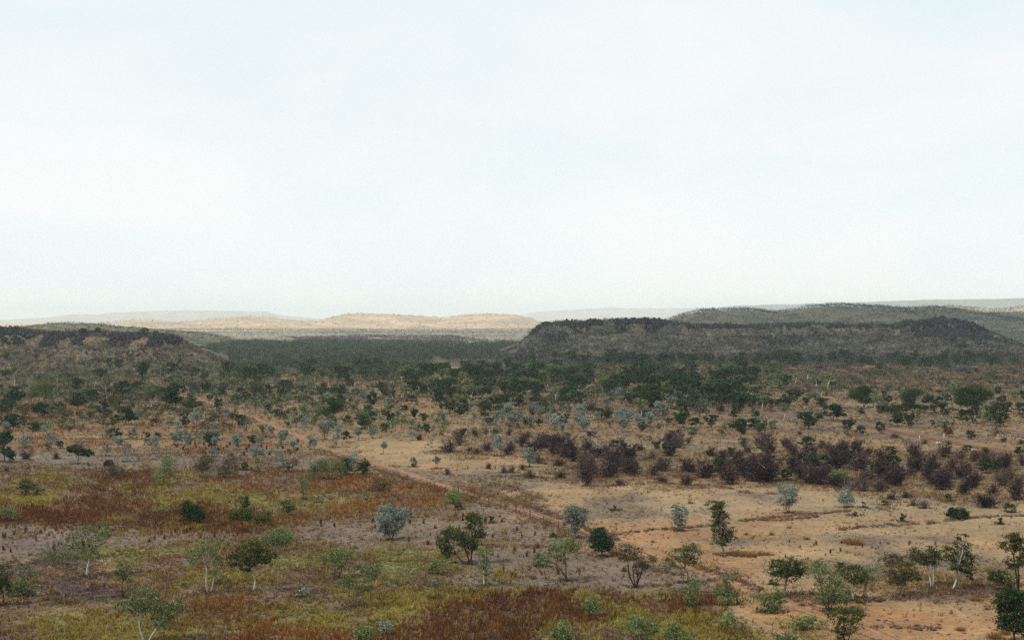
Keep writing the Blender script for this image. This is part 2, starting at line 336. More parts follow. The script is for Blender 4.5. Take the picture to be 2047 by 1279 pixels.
def make_thorn(rng, n=420, dark=(.046, .030, .032), w=1.0):
    """a leafless bush, 1 m high and 1.2 wide: stems fanning from the root, each with fine twigs"""
    V = []; A = []
    k = 26
    az = rng.uniform(0, 2 * math.pi, k); el = rng.uniform(.15, 1.5, k); ln = rng.uniform(.55, 1.0, k)
    tip = np.stack([np.cos(az) * np.cos(el) * .68 * w, np.sin(az) * np.cos(el) * .68 * w, .12 + np.sin(el) * .9], 1) * ln[:, None]
    root = np.stack([rng.normal(0, .05, k), rng.normal(0, .05, k), np.zeros(k)], 1)
    def sl(a, b, wd):
        d = b - a; s = np.cross(d, rng.normal(size=d.shape)); s /= np.linalg.norm(s, axis=1)[:, None] + 1e-9; s = s * wd[:, None]
        return np.stack([a - s, a + s, b + s * .3, b - s * .3], 1)
    V.append(sl(root, tip, np.full(k, .016)))
    j = rng.integers(0, k, n); t = rng.uniform(.3, 1, n)[:, None]
    a = root[j] + (tip[j] - root[j]) * t; e = a + rng.normal(size=(n, 3)) * (.13, .13, .1) + (0, 0, .05)
    V.append(sl(a, e, rng.uniform(.006, .015, n)))
    j = rng.integers(0, n, n); a2 = a[j] + (e[j] - a[j]) * rng.uniform(.3, 1, (n, 1)); e2 = a2 + rng.normal(size=(n, 3)) * (.08, .08, .08)
    V.append(sl(a2, e2, rng.uniform(.006, .014, n)))
    V = np.concatenate(V); V[..., 2] = np.abs(V[..., 2])
    c = np.array(dark) * rng.uniform(.6, 1.7, (len(V), 1)); pale = rng.uniform(0, 1, len(V)) < .05; c[pale] = (.20, .17, .145); return V.reshape(-1, 3), np.repeat(c, 4, 0)

# ------------------------------------------------------------------ ground sheet
def build_ground():
    a_in = np.linspace(-21.5, 21.5, 860); s = np.geomspace(.15, 14, 60); s = np.cumsum(s) / s.sum() * (180 - 21.5)
    ang = np.radians(np.concatenate([-(21.5 + s)[::-1], a_in, 21.5 + s]))
    rows = np.linspace(1330, 646.2, 520); rr = H * F / (rows - HY)
    r = np.concatenate([np.geomspace(2, rr[0] * .995, 60), rr, np.geomspace(rr[-1] * 1.02, 30000, 8)])
    A, R = np.meshgrid(ang, r); x = R * np.sin(A); y = R * np.cos(A); z = base_z(x, y)
    inside = (y > 60) & (np.abs(A) < math.radians(30))
    c = np.mean([LC[layers(x.ravel(), np.where(inside, y, 200).ravel(), j).reshape(x.shape)] for j in (0, .8, 1.6, 2.4)], 0); g = np.where(inside[..., None], c, np.array((.25, .18, .12)))
    fb = fbm(x / 9, y / 9, 71, 4)[..., None]; g = g * (.72 + .55 * fb)
    hue = (fbm(x / 30, y / 40, 77, 3)[..., None] - .5); g = g * (1 + hue * np.array((.25, 0, -.25)))
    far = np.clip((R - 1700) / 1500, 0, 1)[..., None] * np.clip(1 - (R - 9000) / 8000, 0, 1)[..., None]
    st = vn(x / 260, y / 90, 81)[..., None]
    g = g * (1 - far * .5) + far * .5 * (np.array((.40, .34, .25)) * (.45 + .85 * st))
    sunny = np.clip((R - 3900) / 500, 0, 1)[..., None]; g = g * (1 - sunny) + sunny * np.array((.62, .45, .27)) * (.8 + .4 * st)  # sunshine on the distant plain is mixed into its soil colour
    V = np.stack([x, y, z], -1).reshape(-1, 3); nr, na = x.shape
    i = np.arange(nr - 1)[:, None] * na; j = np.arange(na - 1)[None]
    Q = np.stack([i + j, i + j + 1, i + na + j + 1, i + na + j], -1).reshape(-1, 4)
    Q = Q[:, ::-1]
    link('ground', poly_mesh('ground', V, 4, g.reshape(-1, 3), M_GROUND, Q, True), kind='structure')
build_ground()

# ------------------------------------------------------------------ hills
HC = {'left_mesa': ((.19, .15, .105), (.10, .09, .07)), 'left_rise': ((.22, .19, .135), (.10, .11, .08)), 'right_mesa': ((.125, .108, .085), (.06, .062, .052)),
      'scrub_hill': ((.12, .11, .075), (.05, .06, .045)), 'dark_ridge': ((.05, .065, .05), (.035, .05, .04)), 'tan_ridge': ((.42, .31, .18), (.34, .26, .16)),
      'sunlit_straw_hills': ((.46, .335, .21), (.38, .285, .185)), 'blue_range': ((.34, .31, .26), (.28, .25, .21)), 'blue_ridge': ((.36, .33, .28), (.30, .27, .23)), 'grey_ridge': ((.16, .16, .13), (.12, .13, .11))}  # straw hills: sunlight from a cloud gap is put into their bright colour
HN = {'left_mesa': 'rocky_hill', 'left_rise': 'low_hill', 'right_mesa': 'mesa_hill', 'scrub_hill': 'scrubby_hill', 'dark_ridge': 'wooded_hill', 'tan_ridge': 'tan_hill', 'sunlit_straw_hills': 'sunlit_straw_hills',
      'blue_range': 'far_mountains', 'blue_ridge': 'faded_mountains', 'grey_ridge': 'blue_mountains'}
def build_hill(key):
    h = HILLS[key]; pad = 10
    nx = 620 if key in ('left_mesa', 'right_mesa') else 420
    x = np.linspace(h['X'][0] - pad, h['X'][-1] + pad, nx)
    y = np.concatenate([np.linspace(h['yf'] - h['fw'] - 10, h['yc'] + 5, 150), np.linspace(h['yc'] + 12, h['yb'], 34)])
    X, Y = np.meshgrid(x, y); Z = hill_z(key, X, Y)
    if key in ('left_mesa', 'right_mesa'):
        Z = Z + (fbm(X / 3, Y / 3, 91, 3) - .5) * .9 * np.clip(Z / 4, 0, 1)
    A, B = HC[key]; s = h['ns'] * 9
    t = np.clip((fbm(X / s, Y / s, 95, 5) - .5) * 3 + .5, 0, 1)[..., None]
    c = np.array(A) * t + np.array(B) * (1 - t)
    V = np.stack([X, Y, Z], -1).reshape(-1, 3); na = nx; nr = len(y)
    i = np.arange(nr - 1)[:, None] * na; j = np.arange(na - 1)[None]
    Q = np.stack([i + j, i + j + 1, i + na + j + 1, i + na + j], -1).reshape(-1, 4)
    link(HN[key], poly_mesh(HN[key], V, 4, c.reshape(-1, 3), M_HILL if h['yc'] < 3500 else M_FAR, Q, True), kind='structure')
for k in HILLS: build_hill(k)

# cliffs: broken columns and blocks of dark rock along the crests
def rock_mesh(name, C, S, col, rng, sub=2):
    import bmesh
    bm = bmesh.new(); bmesh.ops.create_icosphere(bm, subdivisions=sub, radius=1); tv = np.array([v.co[:] for v in bm.verts]); tf = np.array([[v.index for v in f.verts] for f in bm.faces]); bm.free()
    V = []; Fc = []; K = []
    for q in range(len(C)):
        d = tv.copy(); m = np.abs(d).max(1)[:, None]; d = d / (m ** .92)         # towards a block
        d *= (1 + (rng.uniform(-.20, .16, (len(d), 1)))); a = rng.uniform(0, 6.28); ca, sa = math.cos(a), math.sin(a)
        d = d * S[q]; d = np.stack([d[:, 0] * ca - d[:, 1] * sa, d[:, 0] * sa + d[:, 1] * ca, d[:, 2]], 1)
        V.append(d + C[q]); Fc.append(tf + q * len(tv)); K.append(np.tile(col * rng.uniform(.35, 1.9), (len(tv), 1)))
    return poly_mesh(name, np.concatenate(V), 3, np.concatenate(K), M_ROCK, np.concatenate(Fc))
def cliff(key, name, bands, col, seed):
    rng = np.random.default_rng(seed); h = HILLS[key]; C, S = [], []
    for (p0, p1, t0, t1, n, big) in bands:
        for _ in range(n):
            px = rng.uniform(p0, p1)
            if float(vn(px / 16, t0 * 9, seed)) < .34: continue
            x = (px - CX) * h['yc'] / F
            t = rng.uniform(t0, t1) + .03 * math.sin(px / 11) ; y = h['yf'] + t * (h['yc'] - h['yf'])
            z = float(hill_z(key, np.array([x]), np.array([y]))[0]); s = rng.uniform(.7, 1.5) * big
            C.append((x, y, z + s * .25)); s *= rng.uniform(.5, 1.0); S.append((s * rng.uniform(.4, 1.2), s * rng.uniform(.5, 1.0), s * rng.uniform(.7, 2.0)))
    link(name, rock_mesh(name, np.array(C), np.array(S), np.array(col), rng), kind='structure')
cliff('left_mesa', 'cliff', [(-250, 85, .83, .98, 760, 1.15), (70, 112, .9, 1.02, 20, .8), (108, 190, .83, .97, 260, 1.05), (190, 240, .9, 1.0, 24, .8), (232, 366, .83, .99, 500, 1.1), (300, 400, .6, .95, 60, .9)], (.030, .028, .032), 5)
cliff('right_mesa', 'cliff', [(1062, 1330, .85, .98, 760, 1.25), (1075, 1130, .6, .85, 60, 1.2), (1330, 1420, .88, 1.0, 60, 1.1), (1400, 1800, .88, .98, 300, 1.1), (1500, 1620, .6, .85, 110, 1.2), (1800, 1955, .72, 1.0, 560, 1.5), (1840, 1900, .5, .7, 60, 1.5), (1955, 2060, .7, 1.0, 40, 1)], (.020, .020, .028), 6)

# ------------------------------------------------------------------ masses nobody could count: wood, scrub, grass
def in_view_ground(n, px0, px1, r0, r1, rng, gamma=1.0):
    """random points spread over the ground strip between two photo rows"""
    d0, d1 = H * F / (r1 - HY), H * F / (r0 - HY)
    d = np.sqrt(rng.uniform(0, 1, n) ** gamma * (d1 ** 2 - d0 ** 2) + d0 ** 2)
    px = rng.uniform(px0, px1, n); return (px - CX) * d / F, d
def mass(name, x, y, z, wdt, hgt, nleaf, cA, cB, leaf, rng, label=None, trunk=True, extra=None, mix=None):
    n = len(x); nl = nleaf
    k = 5; sub = rng.normal(size=(n, k, 3)) * (.30, .30, .17)
    j = rng.integers(0, k, (n, nl)); P = np.take_along_axis(sub, j[..., None].repeat(3, 2), 1) + rng.normal(size=(n, nl, 3)) * (.12, .12, .10)
    P[..., 2] = P[..., 2] + .66
    P = P * np.stack([wdt, wdt, hgt], 1)[:, None] + np.stack([x, y, z], 1)[:, None]
    V = leaf_quads(P.reshape(-1, 3), np.repeat(leaf, nl), rng=rng, aspect=.7)
    t = rng.uniform(0, 1, (n, 1)) ** 1.3; c = (np.array(cA) * (1 - t) + np.array(cB) * t) * (.55 + .9 * vn(x / 35, y / 50, 13))[:, None]
    if mix is not None: sel = rng.uniform(0, 1, n) < mix[0]; c[sel] = np.array(mix[1]) * rng.uniform(.7, 1.3, (sel.sum(), 1))
    c = np.repeat(c, nl, 0) * rng.uniform(.7, 1.3, (n * nl, 1)); c = np.repeat(c, 4, 0)
    if trunk:
        b = np.stack([x, y, z - .3], 1); tp = b + np.stack([rng.normal(0, .06, n) * wdt, 0 * wdt, hgt * .65], 1); s = np.stack([hgt * .018, 0 * hgt, 0 * hgt], 1)
        tv = np.stack([b - s, b + s, tp + s * .5, tp - s * .5], 1).reshape(-1, 3); V = np.concatenate([V, tv])
        tc_ = np.where(rng.uniform(0, 1, (n, 1)) < .08, np.array([[.35, .32, .28]]), np.array([[.07, .06, .055]])); c = np.concatenate([c, np.repeat(tc_, 4, 0)])
    return link(name, poly_mesh(name, V, 4, c, M_LEAF), kind='stuff', label=label)
rg = np.random.default_rng(3)
# the wood across the middle distance
def wood():
    x, y = in_view_ground(16000, 330, 1190, 686, 766, rg)
    px, row = w2g(x, y)
    wob = (fbm(x / 60, y / 60, 7, 3) - .5) * 16
    m = inpoly(px, row + wob * .5, [(345, 690), (560, 684), (720, 688), (860, 690), (1010, 690), (1190, 700), (1190, 728), (1040, 726), (935, 726), (865, 716), (862, 748), (760, 764), (640, 756), (560, 750), (470, 744), (420, 730)])
    m &= (hill_z('left_mesa', x, y) < .3) & (hill_z('right_mesa', x, y) < 2.5)
    m &= fbm(x / 22, y / 34, 17, 3) > np.where(row > 738, .38 + (row - 738) * .008, .38)
    x, y = x[m], y[m]; n = len(x)
    h = rg.uniform(3.0, 7.8, n) * (.7 + .6 * vn(x / 30, y / 40, 3)); mass('distant_wood', x, y, base_z(x, y), h * rg.uniform(.75, 1.15, n), h, 62, (.016, .034, .024), (.070, .095, .052), .6 * np.ones(n), rg, 'dark green eucalypt wood filling the middle distance between the two rocky hills', mix=(.22, (.13, .15, .11)))
wood()
def plain():
    x, y = in_view_ground(26000, -80, 1300, 655.5, 691, rg, .8)
    px, row = w2g(x, y); v = fbm(x / 240, y / 160, 29, 3); band = np.abs(row - 664) < 4
    m = (v > .52) | (rg.uniform(0, 1, len(x)) < .22) | (band & (px > 640) & (rg.uniform(0, 1, len(x)) < .8)) ; m &= hill_z('left_rise', x, y) < 3
    m &= hill_z('right_mesa', x, y) < 1
    x, y = x[m], y[m]; n = len(x); h = rg.uniform(2.4, 5.5, n)
    px, row = w2g(x, y); purp = inpoly(px, row, [(540, 672), (900, 669), (980, 683), (820, 688), (640, 685)])
    mass('plain_scrub', x, y, base_z(x, y), h * rg.uniform(1.1, 2.4, n), h * np.where(purp, .5, 1), 9, (.055, .085, .07), (.10, .115, .085), 1.1 * np.ones(n), rg, 'sparse grey green scrub scattered over the pale distant plain', trunk=False)
plain()
def purple_band():
    x, y = in_view_ground(5200, 520, 1000, 669, 686, rg); px, row = w2g(x, y)
    m = inpoly(px, row, [(560, 674), (700, 669), (900, 670), (990, 682), (820, 687), (640, 684)]) & (fbm(x / 90, y / 70, 37, 3) > .40); x, y = x[m], y[m]; n = len(x); h = rg.uniform(1.2, 2.4, n)
    mass('purple_scrub', x, y, base_z(x, y), h * 3, h, 9, (.045, .032, .045), (.07, .05, .06), 1.1 * np.ones(n), rg, 'purple brown leafless scrub in a band across the distant plain', trunk=False)
purple_band()
def hillscrub(key, n, px0, px1, hr, dark, name, cA, cB, label, nl=16, leaf=.5, tmin=.02, crest=.0):
    h = HILLS[key]
    px = rg.uniform(px0, px1, n); t = rg.uniform(tmin, 1.12, n)
    if crest: k = rg.uniform(0, 1, n) < crest; t[k] = rg.uniform(.96, 1.15, k.sum())
    x = (px - CX) * h['yc'] / F; y = h['yf'] + t * (h['yc'] - h['yf']); z = hill_z(key, x, y)
    m = (z > .2) & (z >= base_z(x, y)) & ((fbm(x / (12 * h['ns']), y / (15 * h['ns']), 43, 3) + rg.uniform(-.18, .18, n)) > .45)
    x, y, z = x[m], y[m], z[m]; n = len(x); hh = rg.uniform(hr[0], hr[1], n) ** 1.0
    mass(name, x, y, z, hh * rg.uniform(1.0, 1.7, n), hh, nl, cA, cB, leaf * np.ones(n), rg, label, trunk=False, mix=dark)
hillscrub('left_mesa', 15000, -300, 470, (.6, 2.0), (.34, (.27, .20, .11)), 'hillside_scrub', (.030, .034, .026), (.075, .072, .045), 'low grey green scrub dotting the slope under the dark cliff', 14, .42)
hillscrub('right_mesa', 24000, 1000, 2120, (.7, 2.4), (.30, (.19, .145, .09)), 'mesa_scrub', (.030, .040, .042), (.065, .070, .055), 'dark scrub dotting the long rocky mesa slope', 14, .5)
hillscrub('left_rise', 4000, -80, 460, (1.2, 3.2), (.2, (.2, .17, .1)), 'low_hill_scrub', (.06, .085, .07), (.10, .115, .08), 'grey green scrub on the low pale hill beyond the cliff', 12, .8)
hillscrub('scrub_hill', 15000, 1300, 2200, (2.6, 6.5), (.1, (.18, .15, .10)), 'far_hill_scrub', (.014, .034, .026), (.045, .070, .045), 'dark scrub and small trees over the scrubby hill behind the mesa', 12, 1.0, crest=.12)
hillscrub('dark_ridge', 7000, 1750, 2300, (3, 6), None, 'ridge_wood', (.025, .05, .045), (.05, .08, .065), 'dark blue green wood covering the hill beyond the mesa end', 12, 1.6)

hillscrub('sunlit_straw_hills', 1200, 150, 1120, (2.5, 5), (.2, (.3, .25, .15)), 'straw_hill_scrub', (.22, .18, .12), (.30, .24, .16), 'sparse olive scrub speckling the far straw coloured hills', 8, 2.4)
hillscrub('tan_ridge', 2500, 1780, 2200, (3, 7), None, 'tan_hill_scrub', (.14, .14, .09), (.2, .19, .12), 'sparse scrub speckling the far tan hill', 8, 2.2)

def grass():
    """tussocks, dead weeds and small debris; tufts of a few blades, type and colour after the kind of cover"""
    spec = {  # layer: (keep near, height, spread, blade width, lean, blades colour A, B)
     'tan': (.11, .16, .22, .05, .9, (.34, .24, .13), (.22, .15, .09)), 'orange': (.10, .16, .22, .05, .9, (.36, .24, .12), (.20, .12, .07)),
     'grey': (.32, .20, .22, .04, .8, (.20, .15, .12), (.11, .08, .07)), 'brown': (.75, .38, .28, .05, .6, (.24, .15, .085), (.11, .075, .055)),
     'purple': (.7, .30, .30, .05, .7, (.13, .08, .065), (.06, .04, .04)), 'straw': (.8, .36, .34, .06, .7, (.37, .285, .175), (.20, .145, .09)),
     'red': (1.0, .62, .22, .045, .3, (.22, .095, .042), (.085, .040, .026)), 'green': (.95, .32, .34, .06, .8, (.29, .29, .115), (.16, .15, .065)),
     'ygreen': (.95, .40, .30, .06, .7, (.38, .31, .075), (.17, .14, .045)), 'rust': (.95, .55, .24, .05, .4, (.32, .145, .055), (.16, .07, .035)),
     'pale': (0, .3, .3, .1, .5, (.3, .3, .2), (.3, .3, .2)), 'belt': (.2, .4, .3, .1, .5, (.2, .16, .1), (.12, .1, .07))}
    S = [spec[l] for l in LAY]
    V_, C_ = [], []
    for (r0, r1, n, nb, big) in ((1020, 1335, 105000, 6, 1.0), (900, 1020, 62000, 5, 1.35), (742, 900, 62000, 4, 2.3)):
        x, y = in_view_ground(n, -140, 2190, r0, r1, rg)
        idx = layers(x, y, 1.7); keep = np.array([s[0] for s in S])[idx] * np.clip(.35 + 1.3 * fbm(x / 3, y / 3, 47, 2), 0, 1.1) > rg.uniform(0, 1, n)
        px, row = w2g(x, y)
        for tr in TRACKS: keep &= dist_line(x, y, tr[0]) > tr[1] * .42
        # a few stray dark weeds on other ground mixes the edges
        x, y, idx = x[keep], y[keep], idx[keep]; n = len(x)
        swap = rg.uniform(0, 1, n) < .10 + .16 * np.isin(idx, (I['red'], I['rust'])) + .45 * np.clip(fbm(x / 5, y / 9, 211, 3) - .35, 0, 1); idx[swap] = rg.choice([I['brown'], I['rust'], I['straw'], I['ygreen']], swap.sum())
        z = base_z(x, y)
        if r0 < 800: z = np.maximum(z, hill_z('left_mesa', x, y))
        g = lambda k: np.array([s[k] for s in S])[idx]
        hgt = g(1) * big ** .8 * rg.uniform(.45, 1.35, n) * (.6 + .9 * vn(x / 2.2, y / 2.8, 217)); spr = g(2) * big * rg.uniform(.6, 1.3, n); wd = g(3) * big ** .9; lean = g(4)
        cA = np.array([s[5] for s in S])[idx]; cB = np.array([s[6] for s in S])[idx]; t = rg.uniform(0, 1, (n, 1)); c = (cA * t + cB * (1 - t)) * (.62 + .85 * fbm(x / 3.5, y / 5, 219, 3))[:, None]
        a = rg.uniform(0, 6.283, (n, nb)); r = rg.uniform(0, 1, (n, nb)) ** .5 * spr[:, None] * .6
        bx = x[:, None] + np.cos(a) * r; by = y[:, None] + np.sin(a) * r; bz = np.repeat(z[:, None], nb, 1) - .03
        b = np.stack([bx, by, bz], -1); hh = hgt[:, None] * rg.uniform(.6, 1.2, (n, nb)); a2 = a + rg.normal(0, .5, (n, nb))
        tip = b + np.stack([np.cos(a2) * hh * lean[:, None], np.sin(a2) * hh * lean[:, None], hh * (1.15 - .5 * lean[:, None])], -1)
        a3 = rg.uniform(0, 6.283, (n, nb)); s_ = np.stack([np.cos(a3), np.sin(a3), 0 * a3], -1) * wd[:, None, None] * rg.uniform(.6, 1.4, (n, nb, 1))
        T = np.stack([b - s_, b + s_, tip], 2).reshape(-1, 3); V_.append(T)
        cc = np.repeat(c, nb, 0) * rg.uniform(.7, 1.3, (n * nb, 1)); C_.append(np.repeat(cc, 3, 0))
    link('grass', poly_mesh('grass', np.concatenate(V_), 3, np.concatenate(C_), M_GRASS), kind='stuff', label='dry straw, rusty red and yellow green grass and weeds over the plain')

# tracks across the flat
T1 = [(250, 744), (294, 757), (342, 783), (410, 802), (444, 814), (506, 834), (581, 864), (648, 893), (719, 915), (796, 938), (841, 955), (924, 982), (1004, 1006), (1060, 1022), (1118, 1042), (1170, 1058), (1228, 1077), (1296, 1098), (1326, 1112), (1385, 1134), (1459, 1162), (1504, 1180), (1580, 1204), (1650, 1228), (1760, 1270), (1900, 1330)]
T2 = [(1500, 826), (1600, 832), (1700, 846), (1772, 861), (1850, 875), (1950, 892), (2047, 905), (2300, 945)]
T3 = [(1660, 820), (1760, 828), (1850, 838), (1950, 852), (2047, 862), (2300, 884)]
def line_w(pts): return np.array([g2w(a, b) for a, b in pts])
def dist_line(x, y, P):
    d = np.full(np.shape(x), 1e9)
    for k in range(len(P) - 1):
        a, b = P[k], P[k + 1]; v = b - a; t = np.clip(((x - a[0]) * v[0] + (y - a[1]) * v[1]) / (v @ v), 0, 1)
        d = np.minimum(d, np.hypot(x - a[0] - t * v[0], y - a[1] - t * v[1]))
    return d
def resample(P, step):
    s = np.concatenate([[0], np.cumsum(np.hypot(*np.diff(P, axis=0).T))]); u = np.arange(0, s[-1], step)
    Q = np.stack([np.interp(u, s, P[:, 0]), np.interp(u, s, P[:, 1])], 1)
    for _ in range(6): Q[1:-1] = (Q[:-2] + Q[1:-1] * 2 + Q[2:]) / 4
    return Q
TRACKS = [(line_w(T1), 2.2), (line_w(T2), 12.0), (line_w(T3), 3.5)]
def strip(name, pts, width, col, rut, step=1.2, lift=.03):
    P = resample(line_w(pts), step); T = np.gradient(P, axis=0); T /= np.linalg.norm(T, axis=1)[:, None]; Nn = np.stack([-T[:, 1], T[:, 0]], 1)
    u = np.linspace(-1, 1, 15); wd = width * .5 * np.interp(P[:, 1], [210, 330], [1, .68]) * (.9 + .5 * (fbm(P[:, 0] / 6, P[:, 1] / 6, 3, 3) - .5))
    eu = u[None] * wd[:, None] + (np.abs(u[None]) > .9) * (vn(P[:, 0:1] * 1.5, P[:, 1:2] * 1.5 + u[None] * 9, 5) - .5) * width * .18
    X = P[:, 0:1] + Nn[:, 0:1] * eu; Y = P[:, 1:2] + Nn[:, 1:2] * eu
    Z = base_z(X, Y) + lift; Z = np.maximum(Z, hill_z('left_mesa', X, Y) + lift)
    Z = Z - .05 * np.exp(-((np.abs(u) - .5) / .16) ** 2)[None] + .04 * (fbm(X, Y, 8, 2) - .5)
    Z[:, 0] -= .12; Z[:, -1] -= .12
    k = np.exp(-((np.abs(u) - .5) / .14) ** 2)[None, :, None]; c = np.array(col) * (1 - k) + np.array(rut) * k
    c = c * (1 - .5 * np.exp(-((np.abs(u) - .88) / .12) ** 2))[None, :, None]; c = c * (.8 + .4 * fbm(X / 5, Y / 5, 12, 3))[..., None]
    nr, na = X.shape; i = np.arange(nr - 1)[:, None] * na; j = np.arange(na - 1)[None]
    Q = np.stack([i + j, i + j + 1, i + na + j + 1, i + na + j], -1).reshape(-1, 4)
    link(name, poly_mesh(name, np.stack([X, Y, Z], -1).reshape(-1, 3), 4, c.reshape(-1, 3), M_TRACK, Q[:, ::-1], True), kind='structure')
strip('dirt_track', T1, 3.1, (.33, .19, .115), (.36, .25, .165))
strip('red_road', T2, 9, (.15, .062, .042), (.19, .085, .055))
strip('side_track', T3, 3.5, (.12, .08, .075), (.16, .11, .09))
grass()
# low contour banks of clods and dead grass
BANKS = [[(1200, 1068), (1240, 1064), (1300, 1058), (1360, 1053), (1426, 1048), (1500, 1038), (1600, 1030), (1660, 1026), (1700, 1020)], [(1500, 1038), (1560, 1040), (1640, 1031)], [(1160, 970), (1210, 970), (1250, 968), (1300, 962), (1370, 965), (1440, 970), (1500, 985), (1560, 984)],
         [(1680, 1058), (1720, 1055), (1800, 1052), (1860, 1046), (1920, 1038), (2000, 1032), (2100, 1030)], [(900, 950), (980, 952), (1050, 950), (1120, 957), (1200, 958)], [(870, 900), (930, 905), (1000, 910), (1060, 914), (1120, 925)],
         [(660, 905), (720, 928), (796, 950), (841, 966), (924, 992), (980, 1012)], [(965, 985), (1050, 1008), (1110, 1028), (1190, 1062), (1240, 1078)], [(1385, 1130), (1440, 1150), (1480, 1160), (1520, 1178)], [(1190, 1080), (1240, 1112), (1270, 1120), (1310, 1140), (1360, 1148)],
         [(1600, 1205), (1680, 1200), (1760, 1197), (1850, 1192), (1900, 1184), (1960, 1168), (2047, 1168)], [(0, 878), (120, 878), (300, 878), (420, 875)], [(470, 945), (620, 1035), (700, 1030), (860, 1016)], [(1430, 1108), (1500, 1112), (1540, 1108)], [(950, 1085), (1020, 1088), (1090, 1088)], [(1740, 1252), (1800, 1256), (1880, 1254)]]
def banks():
    V_, C_ = [], []; R_, S_ = [], []
    for q, pts in enumerate(BANKS):
        P = resample(line_w(pts), .35); n = len(P) * 3; j = rg.integers(0, len(P), n)
        x = P[j, 0] + rg.normal(0, .35, n); y = P[j, 1] + rg.normal(0, .55, n); k = fbm(x / 3, y / 3, 90 + q, 2) > .33; x, y = x[k], y[k]; n = len(x); z = base_z(x, y)
        for u in range(0, n, 2): R_.append((x[u], y[u], z[u] + .03)); s = rg.uniform(.10, .30); S_.append((s * 1.3, s, s * .7))
        nb = 5; a = rg.uniform(0, 6.28, (n, nb)); b = np.stack([x[:, None] + np.cos(a) * .1, y[:, None] + np.sin(a) * .1, np.repeat(z[:, None], nb, 1)], -1)
        hh = rg.uniform(.15, .5, (n, nb)); tip = b + np.stack([np.cos(a) * hh * .6, np.sin(a) * hh * .6, hh], -1); s_ = np.stack([np.sin(a), -np.cos(a), 0 * a], -1) * .045
        V_.append(np.stack([b - s_, b + s_, tip], 2).reshape(-1, 3)); t = rg.uniform(0, 1, (n, 1)); c = np.array((.34, .20, .10)) * t + np.array((.13, .08, .055)) * (1 - t); C_.append(np.repeat(np.repeat(c, nb, 0), 3, 0))
    link('dead_grass', poly_mesh('dead_grass', np.concatenate(V_), 3, np.concatenate(C_), M_GRASS), kind='stuff', label='dead grass growing along low contour banks across the bare flat')
    link('rubble', rock_mesh('rubble', np.array(R_), np.array(S_), np.array((.12, .085, .065)), rg, 1), kind='stuff', label='dark clods and rubble along low banks across the bare flat')
banks()

# ------------------------------------------------------------------ haze
def box(name, lo, hi):
    V = np.array([(x, y, z) for z in (lo[2], hi[2]) for y in (lo[1], hi[1]) for x in (lo[0], hi[0])], float)
    Q = np.array([(0, 2, 3, 1), (4, 5, 7, 6), (0, 1, 5, 4), (2, 6, 7, 3), (0, 4, 6, 2), (1, 3, 7, 5)])
    m = bpy.data.materials.new('haze'); m.use_nodes = True; t = m.node_tree; t.nodes.clear()
    o = t.nodes.new('ShaderNodeOutputMaterial'); v = t.nodes.new('ShaderNodeVolumePrincipled')
    v.inputs['Color'].default_value = (.84, .95, 1, 1); v.inputs['Density'].default_value = .00006; v.inputs['Anisotropy'].default_value = .1
    t.links.new(v.outputs[0], o.inputs['Volume'])
    link(name, poly_mesh(name, V, 4, None, m, Q), kind='stuff', label='thin pale dust haze over the whole plain')
def undergrowth():
    xs, ys, hs, col = [], [], [], []
    x, y = in_view_ground(90000, -120, 2170, 724, 985, rg, 1.0); px, row = w2g(x, y)
    flat = inpoly(px, row, [(660, 890), (760, 880), (870, 880), (900, 905), (1050, 920), (1140, 950), (1500, 965), (1800, 985), (1500, 1000), (930, 1000), (820, 945), (740, 918)])
    d = np.clip((px - 900) / 1100, -.3, 1) * .10 + .10 * ((px > 1080) & (row < 785))
    m = (fbm(x / 7, y / 12, 301, 4) + d > rg.uniform(.42, .66, len(x))) & ~flat & (rg.uniform(0, 1, len(x)) < np.clip(y / 520, .45, 1))
    for tr in TRACKS: m &= dist_line(x, y, tr[0]) > tr[1] * .6
    x, y, px, row = x[m], y[m], px[m], row[m]; n = len(x); z = np.maximum(np.maximum(base_z(x, y), hill_z('left_mesa', x, y)), hill_z('right_mesa', x, y)); h = rg.uniform(.35, 1.0, n) * np.clip(y / 450, .8, 1.5)
    pr = fbm(x / 30, y / 40, 305, 3) + .12 * (px > 1000)
    a = np.where((pr > .52)[:, None], np.array([[.070, .045, .045]]), np.array([[.11, .095, .055]])); gsel = rg.uniform(0, 1, n) < .18; a[gsel] = (.045, .075, .045)
    nl = 10; P = rg.normal(size=(n, nl, 3)) * (.42, .42, .2) + (0, 0, .42); P = P * np.stack([h * 1.5, h * 1.5, h], 1)[:, None] + np.stack([x, y, z], 1)[:, None]
    V = leaf_quads(P.reshape(-1, 3), np.repeat(.30 * np.clip(y / 450, .7, 1.6), nl), rng=rg, aspect=.6); c = np.repeat(np.repeat(a, nl, 0) * rg.uniform(.6, 1.35, (n * nl, 1)), 4, 0)
    link('undergrowth', poly_mesh('undergrowth', V, 4, c, M_LEAF), kind='stuff', label='low brown and olive brush between the scattered trees of the plain')
undergrowth()
def crest_scrub(key, bands, name, label):
    h = HILLS[key]; X, Y = [], []
    for p0, p1, t0, t1, n in bands: px = rg.uniform(p0, p1, n); X.append((px - CX) * h['yc'] / F); Y.append(h['yf'] + rg.uniform(t0, t1, n) * (h['yc'] - h['yf']))
    x = np.concatenate(X); y = np.concatenate(Y); z = hill_z(key, x, y); n = len(x); hh = rg.uniform(1.0, 3.2, n)
    mass(name, x, y, z, hh * rg.uniform(.9, 1.5, n), hh, 26, (.018, .032, .026), (.045, .058, .04), .5 * np.ones(n), rg, label, trunk=False)
crest_scrub('left_mesa', [(-200, 370, .8, 1.15, 300), (360, 466, .1, 1, 110), (-200, 450, .02, .8, 800)], 'clifftop_scrub', 'dark scrub growing among the cliff blocks of the rocky hill')
